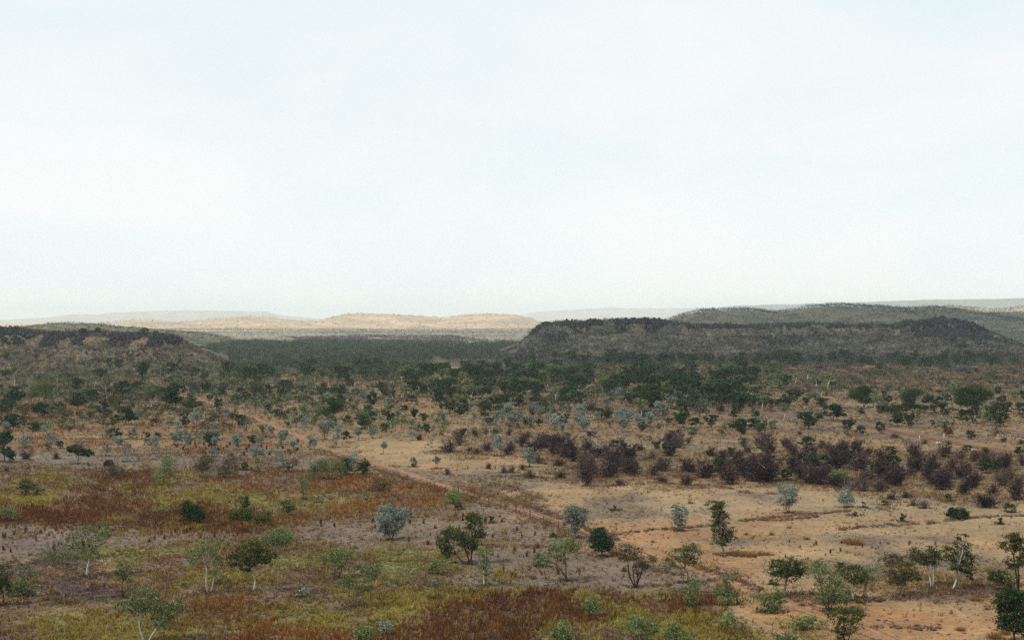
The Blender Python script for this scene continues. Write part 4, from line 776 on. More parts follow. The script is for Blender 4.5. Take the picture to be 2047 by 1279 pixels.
PLANTS = {
 'a': "E 137 410 100 240;D 145 560 190 160;D 60 620 160 110;D 10 660 80 90;D 790 610 170 150;D 925 500 110 80;D 785 440 120 130;D 1070 690 100 150;E 1075 510 110 220;D 1020 320 130 110;E 870 370 130 170;D 1205 200 120 90;D 1450 330 150 170;D 1770 250 130 110;D 1650 270 110 90;D 1970 290 150 100;D 1765 335 90 60;D 1875 355 80 50;D 1230 480 190 140;D 1400 450 160 110;D 1770 600 220 210;D 1960 620 190 110;D 395 690 200 130;D 440 640 170 80;D 110 820 220 140;D 360 830 140 80;D 1280 765 230 150;S 1420 740 90 140;S 1815 862 110 140;D 1890 790 90 100;S 1990 780 120 150;L 820 802 120 50;D 1180 912 130 100;D 615 1005 60 70;D 30 1140 200 260;D 120 1150 120 100;S 240 1000 110 80;B 260 1112 180 90;S 850 975 90 60;B 1105 1185 100 80;L 910 1225 100 90;S 1085 1080 60 130;S 1300 1140 90 190;S 1590 1060 90 180;D 1515 912 60 60;D 1610 922 60 70;S 1485 972 70 80;S 1930 1020 120 150;O 230 690 170 110;O 650 680 150 100;O 910 700 120 80;O 640 800 160 110;O 760 770 80 70;O 1050 790 140 90;O 1560 772 110 70;O 1620 690 100 60;O 1340 890 120 60;O 500 1030 110 80;B 580 1110 80 80;O 250 755 200 80;B 2000 425 150 90;D 60 100 80 60;B 165 40 80 30;B 370 80 90 50;D 60 300 110 80;D 10 420 50 60;O 330 420 80 50;S 510 500 90 70;O 600 440 130 70;S 750 470 90 60;D 700 300 90 60;O 1300 260 120 70;D 1110 150 70 50;S 1310 480 70 50;D 1140 540 60 60;O 1480 640 90 60;O 1700 560 100 60;O 1300 700 70 60;B 60 1240 60 50",
 'b': "D 40 310 110 70;D 50 430 110 80;D 280 260 130 120;D 440 300 140 90;D 530 340 160 140;D 680 310 110 90;D 700 482 60 110;D 850 432 170 110;D 885 482 120 80;D 1105 282 140 100;D 1450 470 120 100;S 1470 530 110 80;S 1290 502 80 70;D 1755 602 110 150;S 1665 540 110 110;D 1880 482 90 90;D 1960 500 80 90;S 1920 640 100 150;D 1930 742 90 100;S 2030 720 70 110;S 1075 792 110 110;E 1040 592 120 140;D 180 602 80 90;S 275 680 100 90;D 330 712 80 60;D 400 792 100 110;S 140 830 150 100;S 100 900 150 90;D 130 1012 180 130;S 130 1090 120 80;S 610 530 80 80;S 660 612 80 90;D 705 640 70 70;D 1500 942 90 100;S 1630 922 110 110;S 1765 902 90 120;D 1670 802 130 110;D 1750 752 90 110;D 1890 832 80 70;D 850 942 90 100;D 540 972 90 90;S 620 950 80 70;B 985 1022 80 40;O 30 1232 160 150;D 460 1222 60 70;L 600 1242 70 90;S 1870 1062 90 120;O 460 752 90 70;O 650 852 130 90;O 310 812 100 70;O 1535 772 100 60;B 1510 702 80 40;B 560 432 200 70;B 230 422 100 70;B 400 432 120 70;B 900 770 40 40;D 990 670 30 30;D 1540 530 50 40;D 1570 440 40 40;S 1840 740 60 70;O 860 700 110 70;O 1000 960 50 60;L 1960 570 70 70;D 1350 130 100 60;D 1420 300 160 120;D 1540 370 120 90;D 1700 300 140 110;B 1280 420 120 60;D 1840 410 110 80;B 1980 400 90 60",
 'c': "D 980 192 110 60;D 1380 282 160 130;D 1220 342 230 110;D 1035 292 100 90;D 1460 352 100 100;D 1560 352 110 80;D 1840 432 130 140;D 1720 442 120 100;D 1940 322 90 70;D 490 462 200 150;D 680 492 160 130;D 390 562 160 140;D 1070 452 130 110;D 1220 442 150 120;D 1080 562 110 100;D 660 602 100 90;D 830 592 80 60;D 970 642 150 140;D 1220 602 130 100;D 610 672 100 80;D 870 702 110 120;D 45 632 80 60;D 160 702 90 80;D 240 742 100 80;D 280 862 90 90;B 115 762 60 50;S 110 922 110 150;S 440 752 120 120;S 745 732 80 90;S 980 772 90 140;S 1345 642 130 110;S 1440 682 110 100;S 1340 782 130 110;S 1570 792 130 110;S 1840 742 130 120;S 1660 842 110 90;S 1880 832 110 110;S 1540 702 60 70;S 1050 742 80 80;S 1590 512 150 100;S 750 622 90 90;B 1380 532 160 110;O 850 482 80 90;D 1790 572 170 130;B 600 892 170 100;B 770 882 110 100;B 880 862 90 80;B 520 1042 200 150;B 1300 892 110 80;B 1110 872 80 60;B 1100 1062 130 110;B 900 1032 160 110;B 1410 982 140 70;B 1660 1092 250 110;B 1620 1182 150 80;L 440 1047 100 80;S 370 1212 90 120;L 135 1192 90 90;B 480 1272 80 80;B 905 1212 80 70;B 1060 1252 90 90;B 1150 1252 90 90;B 1250 1222 80 70;B 1880 1300 220 330;L 430 872 80 60;D 1940 892 70 50;B 200 920 90 70;B 780 1060 130 70;B 700 1040 90 60;D 500 640 90 90;D 660 872 70 60;S 320 990 40 90;D 230 470 120 100;B 330 330 90 70;D 230 340 130 100;D 540 300 130 90;B 660 240 120 70;B 900 420 130 80;B 1950 620 160 90;B 1440 740 80 60;B 1230 680 110 60;O 1700 600 90 60;D 120 440 130 110;D 60 330 140 100;O 940 380 90 60",
 'd': "D 80 132 170 80;D 200 122 130 80;D 320 112 120 80;D 660 142 120 90;D 930 132 150 80;D 1060 132 120 80;D 1380 152 90 80;D 1450 112 90 60;D 1590 152 80 60;D 1910 112 180 100;D 1960 172 140 80;D 270 302 120 80;D 390 372 150 130;D 490 352 100 70;D 660 302 140 80;D 810 392 200 170;D 1010 372 110 90;D 1170 312 120 90;D 1200 382 100 80;D 1170 482 120 100;D 1010 492 110 90;D 115 462 180 130;D 450 482 90 90;D 340 572 200 110;D 700 542 150 120;D 660 392 70 50;S 40 592 100 110;S 530 542 110 80;S 660 702 150 120;D 820 662 170 130;D 860 792 180 130;D 980 792 120 90;D 1130 792 130 110;D 1430 642 180 170;D 1560 592 120 110;D 1690 592 150 130;D 1890 382 140 110;D 1840 412 80 50;D 1990 522 160 100;D 1900 562 140 80;B 80 692 200 110;B 460 682 200 110;B 1030 642 200 110;O 1230 652 150 100;B 300 202 150 40;B 530 222 120 50;B 740 202 130 40;B 950 192 90 40;B 1250 222 90 40;B 1420 252 80 40;B 1740 262 190 80;B 1440 322 130 50;B 70 212 110 40;B 60 1042 120 100;B 230 1032 120 100;B 410 1022 100 70;B 530 1112 100 90;B 720 1082 160 130;B 140 1232 240 160;B 310 1262 190 170;B 640 1232 220 150;B 1130 1082 150 110;B 1500 1052 150 110;B 1750 1052 130 120;B 900 1242 250 150;B 1650 1270 400 210;B 1300 1202 160 100;B 740 862 80 50;B 1900 992 100 70;O 90 800 60 70;O 440 802 110 70;B 600 802 80 70;L 500 922 80 50;O 890 972 100 80;O 1240 872 90 60;D 700 752 70 50;O 1600 960 80 60;D 1010 560 90 50;S 800 520 90 60",
 'e': "D 80 722 220 130;D 300 642 220 120;D 440 732 110 80;D 540 782 90 80;D 730 762 90 90;D 890 692 150 100;D 1000 702 90 100;D 1220 572 190 130;D 1320 602 80 60;D 1480 672 120 110;D 1820 692 130 100;D 1850 582 170 90;D 2000 582 110 90;D 1210 692 40 50;D 740 502 30 50;D 1560 812 80 60;D 1520 922 90 50;D 1995 962 80 70;D 720 182 80 60;D 1320 172 100 60;D 1140 172 130 90;D 430 132 90 60;D 170 132 90 70;D 960 152 90 60;D 620 122 110 50;D 170 332 90 50;B 1140 852 90 50;B 860 802 100 50;B 200 902 150 100;B 400 892 110 70;B 60 1162 200 140;B 300 1002 200 150;B 560 1062 200 130;B 750 1012 200 140;B 1050 992 130 110;B 1210 1082 130 160;B 1320 962 60 60;B 1510 1112 140 120;B 820 1102 150 100;B 1250 1232 330 150;B 1600 1232 200 130;B 1900 1182 200 120;B 200 1162 180 130;B 1000 1140 120 80;B 620 1180 200 110;D 1790 1110 60 80;D 900 1130 60 40;B 1850 840 90 60;B 2010 860 80 50;B 1800 760 110 40;D 560 590 60 50;D 900 570 70 60;D 1080 570 60 60;B 60 930 120 80;B 1700 940 100 60;B 1350 860 60 40;B 2020 1050 90 120",
 'h': "B 590 235 140 180;B 760 155 110 80;B 890 170 130 120;B 1080 135 120 100;B 1100 218 120 50;B 1260 235 100 80;B 1560 228 150 130;B 1370 185 160 130;B 1800 215 280 190;B 1640 160 150 110;B 200 185 100 60;B 400 185 110 50;B 800 235 80 50",
 'i': "B 100 205 280 180;B 350 195 170 130;B 750 275 200 160;B 900 185 200 140;B 1220 140 120 100;B 1290 265 220 160;B 1480 255 170 150;B 1590 385 220 110;B 1170 392 80 70;B 1100 372 70 50;B 1700 240 120 100;B 1800 335 150 180;B 1000 240 130 100;B 1420 190 110 90;B 480 210 100 80;B 1640 300 120 80;D 1665 145 45 60;B 950 330 90 50;B 1050 320 90 50",
}
def plants():
    for c, tx in PLANTS.items():
        o = CROPS[c]
        for e in tx.split(';'):
            k, x, y, w_, h_ = e.split(); x, y, w_, h_ = map(float, (x, y, w_, h_)); rng = np.random.default_rng(int(x * 31 + y * 7))
            px, row = cp(c, x, y); plant(k, px, row, w_ / o[2], h_ / o[2], rng)
plants()
for px_, row_, w_, h_, lb_ in ((287, 673, 19, 15, 'funnel shaped dark tree alone on the skyline of the rocky hill'), (168, 671, 16, 12, 'broad dark tree on the rocky hill crest between two rock masses'), (194, 670, 14, 13, 'rounder dark tree beside the broad tree on the rocky hill crest'),
        (1854, 654, 15, 11, 'black looking round tree on the dark rock end of the mesa'), (1910, 648, 17, 10, 'flat black looking tree on the highest rocks at the mesa end'), (1290, 645, 12, 9, 'small dark tree on the mesa skyline near its cliff end'), (1452, 655, 9, 9, 'lone small dark tree on the thin middle rim of the mesa'), (1090, 652, 22, 8, 'low dark tree clump capping the near end of the mesa cliff')):
    plant('D', px_, row_, w_, h_, np.random.default_rng(px_), lb_, 'trees on the hill crests')
def name_mids():
    """say where each middle-distance plant stands: its kind and its place beside a plant one can find"""
    used = {}
    rows = []
    for root, kind, X, Y, W, Hh in MIDS:
        best = min(LANDMARKS, key=lambda l: math.hypot((l[0] - X) * 1.0, (l[1] - Y) * .35))
        dx = X - best[0]; dy = Y - best[1]
        rel = 'beyond' if dy > abs(dx) * .8 else 'before' if -dy > abs(dx) * .8 else 'beside'
        size = 'small' if Hh < 2.6 else 'tall' if Hh > 5.2 else 'squat' if W > Hh * 1.5 else 'mid sized'
        rows.append((math.hypot(dx, dy), root, '%s %s %s' % (size, ADJ[kind], 'rounded shrub' if kind == 'D' and Hh < 3.0 else NOUN[kind]), rel, best[2]))
    rows.sort(key=lambda r: r[0])
    for d, root, a, rel, ph in rows:
        k = (a, rel, ph); used[k] = used.get(k, 0) + 1; n = used[k]
        root['label'] = (ORD[n - 1] + ' ' + a + ' ' + rel + ' ' + ph).strip() if n <= 12 else a + ' well ' + rel + ' ' + ph
name_mids()

def tree_mass(name, pts, n, h0, h1, label, seed, thr=.38):
    rng = np.random.default_rng(seed); xs = [p[0] for p in pts]; ys = [p[1] for p in pts]
    x, y = in_view_ground(n * 4, min(xs), max(xs), min(ys), max(ys), rng); px, row = w2g(x, y)
    m = inpoly(px, row, pts) & (fbm(x / 26, y / 40, seed, 3) > thr) & (hill_z('left_mesa', x, y) < .5)
    for t in TRACKS: m &= dist_line(x, y, t[0]) > t[1] + 1
    x, y = x[m][:n], y[m][:n]; k = len(x); h = rng.uniform(h0, h1, k)
    mass(name, x, y, base_z(x, y), h * rng.uniform(.9, 1.4, k), h, 90, (.020, .038, .020), (.065, .10, .038), .42 * np.ones(k), rng, label, mix=(.16, (.15, .18, .145)))
# looser fill of the same plants, told apart from the named ones only by the ground they stand on
def fill(kind, pts, n, h0, h1, asp, label, group, seed, thr=.0):
    rng = np.random.default_rng(seed); xs = [p[0] for p in pts]; ys = [p[1] for p in pts]; k = 0; tries = 0
    while k < n and tries < n * 40:
        tries += 1
        d = rng.uniform(H * F / (max(ys) - HY), H * F / (min(ys) - HY)); row = HY + H * F / d; px = rng.uniform(min(xs), max(xs))
        if not inpoly(np.array([px]), np.array([row]), pts)[0]: continue
        if thr and float(fbm(np.array([(px - CX) * d / F / 25]), np.array([d / 45]), seed, 3)[0]) < thr: continue
        x = (px - CX) * d / F
        if min(float(dist_line(np.array([x]), np.array([d]), t[0])[0]) - t[1] for t in TRACKS) < 0: continue
        hh = rng.uniform(h0, h1); sp = F / d; plant(kind, px, row, hh * rng.uniform(*asp) * sp, hh * sp, rng, label, group); k += 1
fill('D', [(560, 742), (660, 738), (860, 742), (1040, 738), (1180, 742), (1500, 740), (1530, 790), (1420, 830), (1200, 820), (1000, 805), (880, 800), (800, 770), (640, 762), (500, 760), (460, 748)], 130, 3.6, 7.0, (.9, 1.5), 'dark green tree in the loose belt of trees where the wood thins out', 'trees in the loose belt', 201, .40)
fill('D', [(1030, 716), (1500, 716), (2047, 716), (2047, 734), (1500, 732), (1040, 734)], 60, 3.5, 6.5, (.9, 1.5), 'dark green tree in the scattered line along the foot of the mesa', 'trees along the mesa foot', 202)
fill('E', [(0, 745), (430, 745), (470, 760), (300, 790), (0, 790)], 18, 3.5, 6, (.7, 1.0), 'thin grey green gum tree in scrub just below the rocky hill', 'gums below the rocky hill', 203)
fill('B', [(1060, 736), (2047, 736), (2047, 780), (1560, 775), (1160, 752)], 80, 1.2, 2.4, (1.2, 2.4), 'low purple brown thorn bush in pale scrub before the mesa foot', 'thorn bushes before the mesa', 204)
fill('B', [(880, 875), (1150, 890), (1500, 885), (1800, 900), (2047, 935), (2047, 1000), (1850, 990), (1500, 962), (1200, 955), (1060, 925), (890, 900)], 95, 2.2, 4.2, (1.0, 1.6), 'dark thorn bush deep inside the dense thorn thicket', 'thorn bushes of the thicket', 205)
fill('O', [(0, 800), (400, 790), (440, 860), (0, 872)], 40, 1.6, 3.0, (1.1, 2.0), 'dull olive bush in rusty scrub between rocky hill and yellow grass', 'bushes in the rusty scrub', 206)
fill('O', [(560, 760), (1000, 800), (1500, 800), (2047, 830), (2047, 870), (1500, 880), (1000, 880), (560, 840)], 70, .8, 1.8, (1.0, 1.8), 'low olive bush in dry grass among the scattered trees', 'bushes in the dry grass', 207)
fill('S', [(1000, 785), (1450, 785), (1450, 865), (1000, 865)], 55, 2.4, 4.2, (.9, 1.4), 'silver grey shrub among the dark thorn bushes behind the tan flat', 'silver shrubs among the thorns', 208)
fill('S', [(0, 850), (680, 870), (680, 905), (0, 900)], 22, 1.4, 3.2, (.7, 1.2), 'thin silver sapling on the pale flat by the rusty weeds', 'silver saplings on the pale flat', 209)

fill('D', [(0, 750), (440, 750), (900, 800), (1500, 800), (2047, 780), (2047, 850), (1500, 870), (1000, 860), (600, 850), (450, 800), (0, 830)], 110, 1.5, 2.8, (1.0, 1.6), 'small dark rounded shrub scattered loosely in the dry middle plain', 'rounded shrubs of the middle plain', 210)
fill('E', [(480, 745), (1000, 740), (1560, 745), (2047, 800), (1560, 850), (1100, 850), (860, 810), (600, 790)], 90, 3.5, 6.2, (.8, 1.2), 'thin grey green gum tree among the dark belt trees', 'gums of the tree belt', 211, .38)
fill('L', [(0, 760), (440, 760), (700, 800), (1500, 790), (2047, 800), (2047, 860), (1500, 880), (900, 860), (0, 850)], 60, 1.2, 2.6, (1.0, 1.5), 'small light green bush scattered in the dry middle plain', 'light green bushes of the middle plain', 212)
tree_mass('tree_belt', [(470, 742), (660, 738), (1180, 738), (1560, 738), (1560, 800), (1420, 842), (1150, 846), (1000, 825), (880, 815), (760, 790), (620, 775), (470, 775)], 950, 3, 6.0, 'smaller dark trees filling the gaps of the tree belt', 401)
tree_mass('hill_foot_trees', [(-80, 742), (330, 742), (450, 745), (560, 750), (560, 775), (400, 790), (250, 810), (-80, 810)], 330, 3, 5.5, 'dark trees at the foot of the rocky hill', 402, .36)
tree_mass('plain_trees', [(430, 765), (620, 772), (900, 800), (1000, 830), (1000, 880), (860, 872), (640, 868), (520, 830)], 190, 1.6, 4.4, 'smaller dark and silver trees dotted over the dry plain beyond the dirt track', 406, .40)
tree_mass('mid_trees', [(1400, 745), (2100, 742), (2100, 860), (1800, 870), (1480, 870), (1420, 820)], 300, 1.6, 4.4, 'smaller dark and olive trees scattered over the dry plain below the mesa', 404, .46)
tree_mass('left_trees', [(-80, 790), (420, 770), (700, 790), (700, 850), (430, 870), (-80, 868)], 300, 1.6, 4.0, 'smaller dark and silver trees scattered over the rusty scrub plain', 405, .44)
fill('D', [(1150, 890), (1500, 885), (1800, 900), (2047, 935), (2047, 990), (1850, 985), (1500, 960), (1200, 950)], 22, 1.4, 2.7, (1.0, 1.6), 'small dark green rounded shrub within the dense thorn thicket', 'rounded shrubs in the thicket', 213)
tree_mass('mesa_foot_trees', [(1030, 714), (2100, 714), (2100, 742), (1030, 742)], 520, 3, 5.5, 'dark trees lining the foot of the mesa', 403, .40)
def shade_and_tufts():
    """rank grass round the foot of the near trees, kept dark to paint contact shade too; big loose tussocks and clods between them"""
    V_, C_, R_, S_ = [], [], [], []
    def tufts(x, y, z, h, sp, A, B, nb=7, wd=.05):
        n = len(x); a = rg.uniform(0, 6.283, (n, nb)); r = rg.uniform(0, 1, (n, nb)) ** .5 * sp[:, None]
        b = np.stack([x[:, None] + np.cos(a) * r, y[:, None] + np.sin(a) * r, np.repeat(z[:, None], nb, 1) - .03], -1); hh = h[:, None] * rg.uniform(.5, 1.2, (n, nb))
        tip = b + np.stack([np.cos(a) * hh * .5, np.sin(a) * hh * .5, hh * .9], -1); a3 = rg.uniform(0, 6.283, (n, nb)); s_ = np.stack([np.cos(a3), np.sin(a3), 0 * a3], -1) * wd
        V_.append(np.stack([b - s_, b + s_, tip], 2).reshape(-1, 3)); t = rg.uniform(0, 1, (n, 1)); c = np.repeat(np.array(A) * t + np.array(B) * (1 - t), nb, 0) * rg.uniform(.7, 1.3, (n * nb, 1)); C_.append(np.repeat(c, 3, 0))
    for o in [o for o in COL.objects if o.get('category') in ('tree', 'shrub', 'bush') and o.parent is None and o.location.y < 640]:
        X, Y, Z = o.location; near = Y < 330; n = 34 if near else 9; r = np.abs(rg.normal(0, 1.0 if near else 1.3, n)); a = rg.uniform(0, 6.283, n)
        x = X + np.cos(a) * r; y = Y + np.sin(a) * r; tufts(x, y, np.maximum(base_z(x, y), hill_z('left_mesa', x, y)), rg.uniform(.15, .5, n), np.full(n, .2), (.15, .10, .055), (.055, .05, .030))  # dark tufts: real grass, also painting contact shade below the crowns
    x, y = in_view_ground(9000, -100, 2150, 985, 1330, rg); idx = layers(x, y, 1.5); k = np.isin(idx, [I[q] for q in ('ygreen', 'straw', 'brown', 'green', 'rust')]) & (fbm(x / 6, y / 9, 611, 3) > .5); x, y = x[k], y[k]; n = len(x)
    tufts(x, y, base_z(x, y), rg.uniform(.4, .95, n), rg.uniform(.15, .4, n), (.42, .31, .13), (.20, .15, .06), 12, .055)
    link('shade_and_straw_tufts', poly_mesh('shade_and_straw_tufts', np.concatenate(V_), 3, np.concatenate(C_), M_GRASS), kind='stuff', label='rank grass round the tree feet, darkened as added shade, and loose straw tussocks between')
    x, y = in_view_ground(5200, -100, 2150, 950, 1330, rg); k = fbm(x / 9, y / 12, 613, 3) > .47; x, y = x[k], y[k]; z = base_z(x, y)
    R_ = np.stack([x, y, z], 1); s = rg.uniform(.05, .16, len(x)) ; S_ = np.stack([s * 1.4, s, s * .7], 1)
    link('clods', rock_mesh('clods', R_, S_, np.array((.11, .08, .065)), rg, 1), kind='stuff', label='small dark stones and clods strewn over the near ground')
shade_and_tufts()
# ------------------------------------------------------------------ fence, posts, mounds, dead trees, boulders
def fence():
    P = resample(line_w([(905, 985), (930, 990), (980, 1005), (1000, 1013), (1040, 1026), (1068, 1037), (1107, 1053), (1150, 1069), (1195, 1085), (1240, 1103), (1290, 1125)]), .5)
    root = link('fence', None, loc=(P[0, 0], P[0, 1], float(base_z(P[0:1, 0], P[0:1, 1])[0])), label='rusty wire fence on thin steel posts running beside the dirt track', category='fence')
    o = np.array(root.location); Z = base_z(P[:, 0], P[:, 1])
    for w_ in (.45, .8, 1.12):
        pts = np.stack([P[::6, 0], P[::6, 1], Z[::6] + w_], 1) - o
        V, Q, K = tubes([(pts, np.full(len(pts), .042), (.09, .06, .05))], 4); link('wire', poly_mesh('wire', V, 4, K, M_STEEL, Q), root)
    for k in range(4, len(P), 13):
        b = np.array((P[k, 0], P[k, 1], Z[k])) - o
        V, Q, K = tubes([(np.array([b - (0, 0, .3), b + (.01, 0, .6), b + (.02, 0, 1.32)]), [.085, .08, .07], (.07, .045, .035))], 6)
        tv, tq, tk = tubes([(np.array([b + (0, 0, 1.3), b + (0, 0, 1.36)]), [.06, .02], (.07, .045, .035))], 6)
        link('post', poly_mesh('post', np.concatenate([V, tv]), 4, None, M_STEEL, np.concatenate([Q, tq + len(V)])), root)
fence()
def marker(c, x, y, hgt, label):
    px, row = cp(c, x, y); X, Y, Z = hit(px, row)
    root = link('marker_post', None, loc=(X, Y, Z), label=label, category='post')
    V, Q, K = tubes([(np.array([(0, 0, -.2), (0, 0, hgt), (0, 0, hgt + .03)]), [.06, .055, .03], (.7, .7, .7))], 8); link('post', poly_mesh('post', V, 4, K, M_WHITE, Q), root)
    V, Q, K = tubes([(np.array([(0, 0, hgt), (0, 0, hgt + .16), (0, 0, hgt + .2)]), [.065, .06, .03], (.3, .05, .04))], 8); link('cap', poly_mesh('cap', V, 4, K, M_BARK, Q), root)
marker('e', 1087, 808, 1.0, 'short white marker post on the verge of the red road')
marker('e', 1311, 802, 1.3, 'tall thin white post in front of the brick red shrub')
def single_rock(c, x, y, wd, hg, col, name, cat, label, seed, n=5, group=None):
    px, row = cp(c, x, y); X, Y, Z = hit(px, row); s = Y / F / CROPS[c][2]; rng = np.random.default_rng(seed)
    C_ = [(rng.uniform(-.3, .3) * wd * s, rng.uniform(-.2, .2) * wd * s, rng.uniform(.1, .45) * hg * s) for _ in range(n)]
    S_ = [(wd * s * rng.uniform(.28, .4), wd * s * .3, hg * s * rng.uniform(.4, .55)) for _ in range(n)]
    o = link(name, rock_mesh(name, np.array(C_), np.array(S_), np.array(col), rng), loc=(X, Y, Z), label=label, category=cat, group=group)
single_rock('e', 1470, 195, 95, 70, (.04, .038, .05), 'boulder', 'boulder', 'big dark boulder at the foot of the mesa near its end', 3)
single_rock('e', 1255, 850, 34, 16, (.65, .63, .6), 'rock', 'rock', 'flat white rock lying beside the red road', 4, 3)
single_rock('f', 730, 110, 60, 50, (.09, .03, .025), 'termite_mound', 'mound', 'dark red lumpy termite mound in front of the faded green bush', 5)
def mound(px, row, w_, h_, label, seed, col=(.22, .10, .055)):
    X, Y, Z = hit(px, row); s = Y / F; rng = np.random.default_rng(seed)
    n = 14; t = np.linspace(0, 1, n); P = np.stack([.08 * w_ * s * np.sin(t * 4 + seed), 0 * t, -.05 + t * h_ * s], 1)
    R = w_ * s * .5 * (1 - t) ** .55 * (1 + .18 * np.sin(t * 17 + seed)); R[-1] = .01
    V, Q, K = tubes([(P, R, col)], 14); V = V + (fbm(V[:, 0] * 9, V[:, 2] * 9 + V[:, 1] * 7, seed, 2)[:, None] - .5) * .16 * (1, 1, .3)
    link('termite_mound', poly_mesh('termite_mound', V, 4, K * rng.uniform(.85, 1.15, (len(K), 1)), M_ROCK, Q, True), loc=(X, Y, Z), label=label, category='mound', group='termite mounds')
for q, (x, y, w_, h_, lb) in enumerate([(900, 1083, 20, 22, 'dark termite mound on the orange flat, closest to the bank row trees'), (1148, 1083, 18, 20, 'small dark termite mound beside a twig patch on the orange flat'), (1105, 1118, 13, 24, 'narrow upright termite mound just in front of the twig patch'),
        (960, 1168, 22, 20, 'low pointed termite mound on bright orange soil'), (1355, 1103, 30, 30, 'widest reddish termite mound near the big dark corner tree'), (655, 690, 16, 22, 'first dark termite mound of the pair below the straw grass mound'), (672, 692, 12, 20, 'second thinner termite mound of the pair below the straw grass mound'),
        (828, 1275, 14, 16, 'tiny termite mound at the bottom edge of the orange flat')]):
    mound(1500 + x / 3.375, 900 + y / 3.375, w_ / 3.375, h_ / 3.375, lb, q + 1)
# dead weed stumps: upright dark red stalk bunches on the grey gravel
def stalk_lib(seed):
    rng = np.random.default_rng(seed); n = 46; b = rng.normal(size=(n, 3)) * (.16, .16, 0); tip = b + rng.normal(size=(n, 3)) * (.13, .13, .1) + (0, 0, 1) * rng.uniform(.45, 1, (n, 1))
    a = rng.uniform(0, 6.28, n); s = np.stack([np.cos(a), np.sin(a), 0 * a], 1) * .05
    V = np.stack([b - s, b + s, tip + s * .4, tip - s * .4], 1).reshape(-1, 3); c = np.array((.10, .040, .028)) * rng.uniform(.5, 1.6, (n, 1)); return poly_mesh('dead_weed', V, 4, np.repeat(c, 4, 0), M_TWIG)
ST = [stalk_lib(k) for k in range(5)]
def stalks(pts, n, h0, h1, label, group, seed):
    rng = np.random.default_rng(seed); xs = [p[0] for p in pts]; ys = [p[1] for p in pts]; k = 0
    while k < n:
        px, row = rng.uniform(min(xs), max(xs)), rng.uniform(min(ys), max(ys))
        if not inpoly(np.array([px]), np.array([row]), pts)[0]: continue
        X, Y, Z = hit(px, row); o = link('dead_weed', ST[rng.integers(0, 5)], loc=(X, Y, Z), label=label, category='weed', group=group); hh = rng.uniform(h0, h1); o.scale = (hh * rng.uniform(.4, .9), hh * .6, hh); o.rotation_euler = (0, 0, rng.uniform(0, 6.28)); k += 1
stalks([(330, 888), (640, 890), (620, 912), (340, 910)], 60, .4, 1.1, 'dark red dead weed standing on the pale flat behind the two toned tree', 'dead weeds on the pale flat', 1)
stalks([(0, 1060), (480, 1058), (470, 1085), (200, 1090), (60, 1110), (0, 1110)], 55, .3, .9, 'dark red dead weed on grey gravel behind the crooked white gum', 'dead weeds on the grey gravel', 2)
stalks([(580, 1050), (860, 1030), (1000, 1020), (1180, 1090), (1300, 1150), (1000, 1155), (900, 1110), (700, 1080)], 55, .25, .9, 'dead weed on grey gravel round the big silver shrub', 'dead weeds round the big silver shrub', 3)
stalks([(1480, 1080), (1900, 1085), (1880, 1120), (1500, 1130)], 20, .25, .6, 'small dead weed on the tan flat before the bank row of gums', 'dead weeds on the tan flat', 4)
# bare dead trees
def dead(c, x, y, hpx, bark, label, seed, lean=0, k=6):
    px, row = cp(c, x, y); X, Y, Z = hit(px, row); h = hpx / CROPS[c][2] * Y / F; rng = np.random.default_rng(seed); col = np.array(BARK[bark]); paths = []
    P = bend((0, 0, -.2), (lean * h, 0, h), 8, .08, rng); paths.append((P, np.linspace(.028 * h + .02, .02, 8), col))
    for _ in range(k):
        s = P[rng.integers(2, 7)]; e = s + rng.normal(size=3) * (.22, .22, .1) * h + (0, 0, .2 * h); paths.append((bend(s, e, 5, .15, rng), np.linspace(.012 * h + .01, .01, 5), col * .9))
        e2 = e + rng.normal(size=3) * (.1, .1, .06) * h + (0, 0, .08 * h); paths.append((bend(e, e2, 3, .1, rng), [.012, .01, .008], col * .8))
    V, Q, K = tubes(paths, 5); link('dead_tree', poly_mesh('dead_tree', V, 4, K, M_BARK, Q, True), loc=(X, Y, Z), label=label, category='tree', group='dead trees')
dead('f', 455, 345, 75, 'w', 'short white dead tree in yellow grass behind a straw patch', 1, .1)
dead('f', 485, 355, 50, 'w', 'leaning white dead branch beside the short white dead tree', 2, .7, 3)
dead('g', 1680, 1080, 150, 'd', 'tall thin black dead stem rising from rusty red weeds', 3, .02, 5)
dead('g', 1248, 285, 75, 'd', 'dark dead pole among rusty weeds close to the track', 4, .02, 3)
dead('g', 1575, 275, 50, 'g', 'grey leafless bush on pale ground beyond the fence end', 5, .0, 12)
dead('h', 1080, 440, 60, 'r', 'thin reddish dead shrub on the tan flat before the silver tree with the dark top', 6, .05, 8)
dead('h', 1270, 360, 60, 'r', 'wispy dead shrub in the upper middle of the tan flat', 7, .1, 9)
dead('f', 1300, 600, 80, 'r', 'reddish dead sapling leaning by the umbrella shaped tree', 8, .3, 5)
dead('i', 150, 1215, 60, 'd', 'black dead twig stem in front of the two tiered shrub', 9, .1, 4)
dead('f', 1500, 905, 60, 'd', 'dark bare twigs between the two white trunked gums', 10, .2, 6)
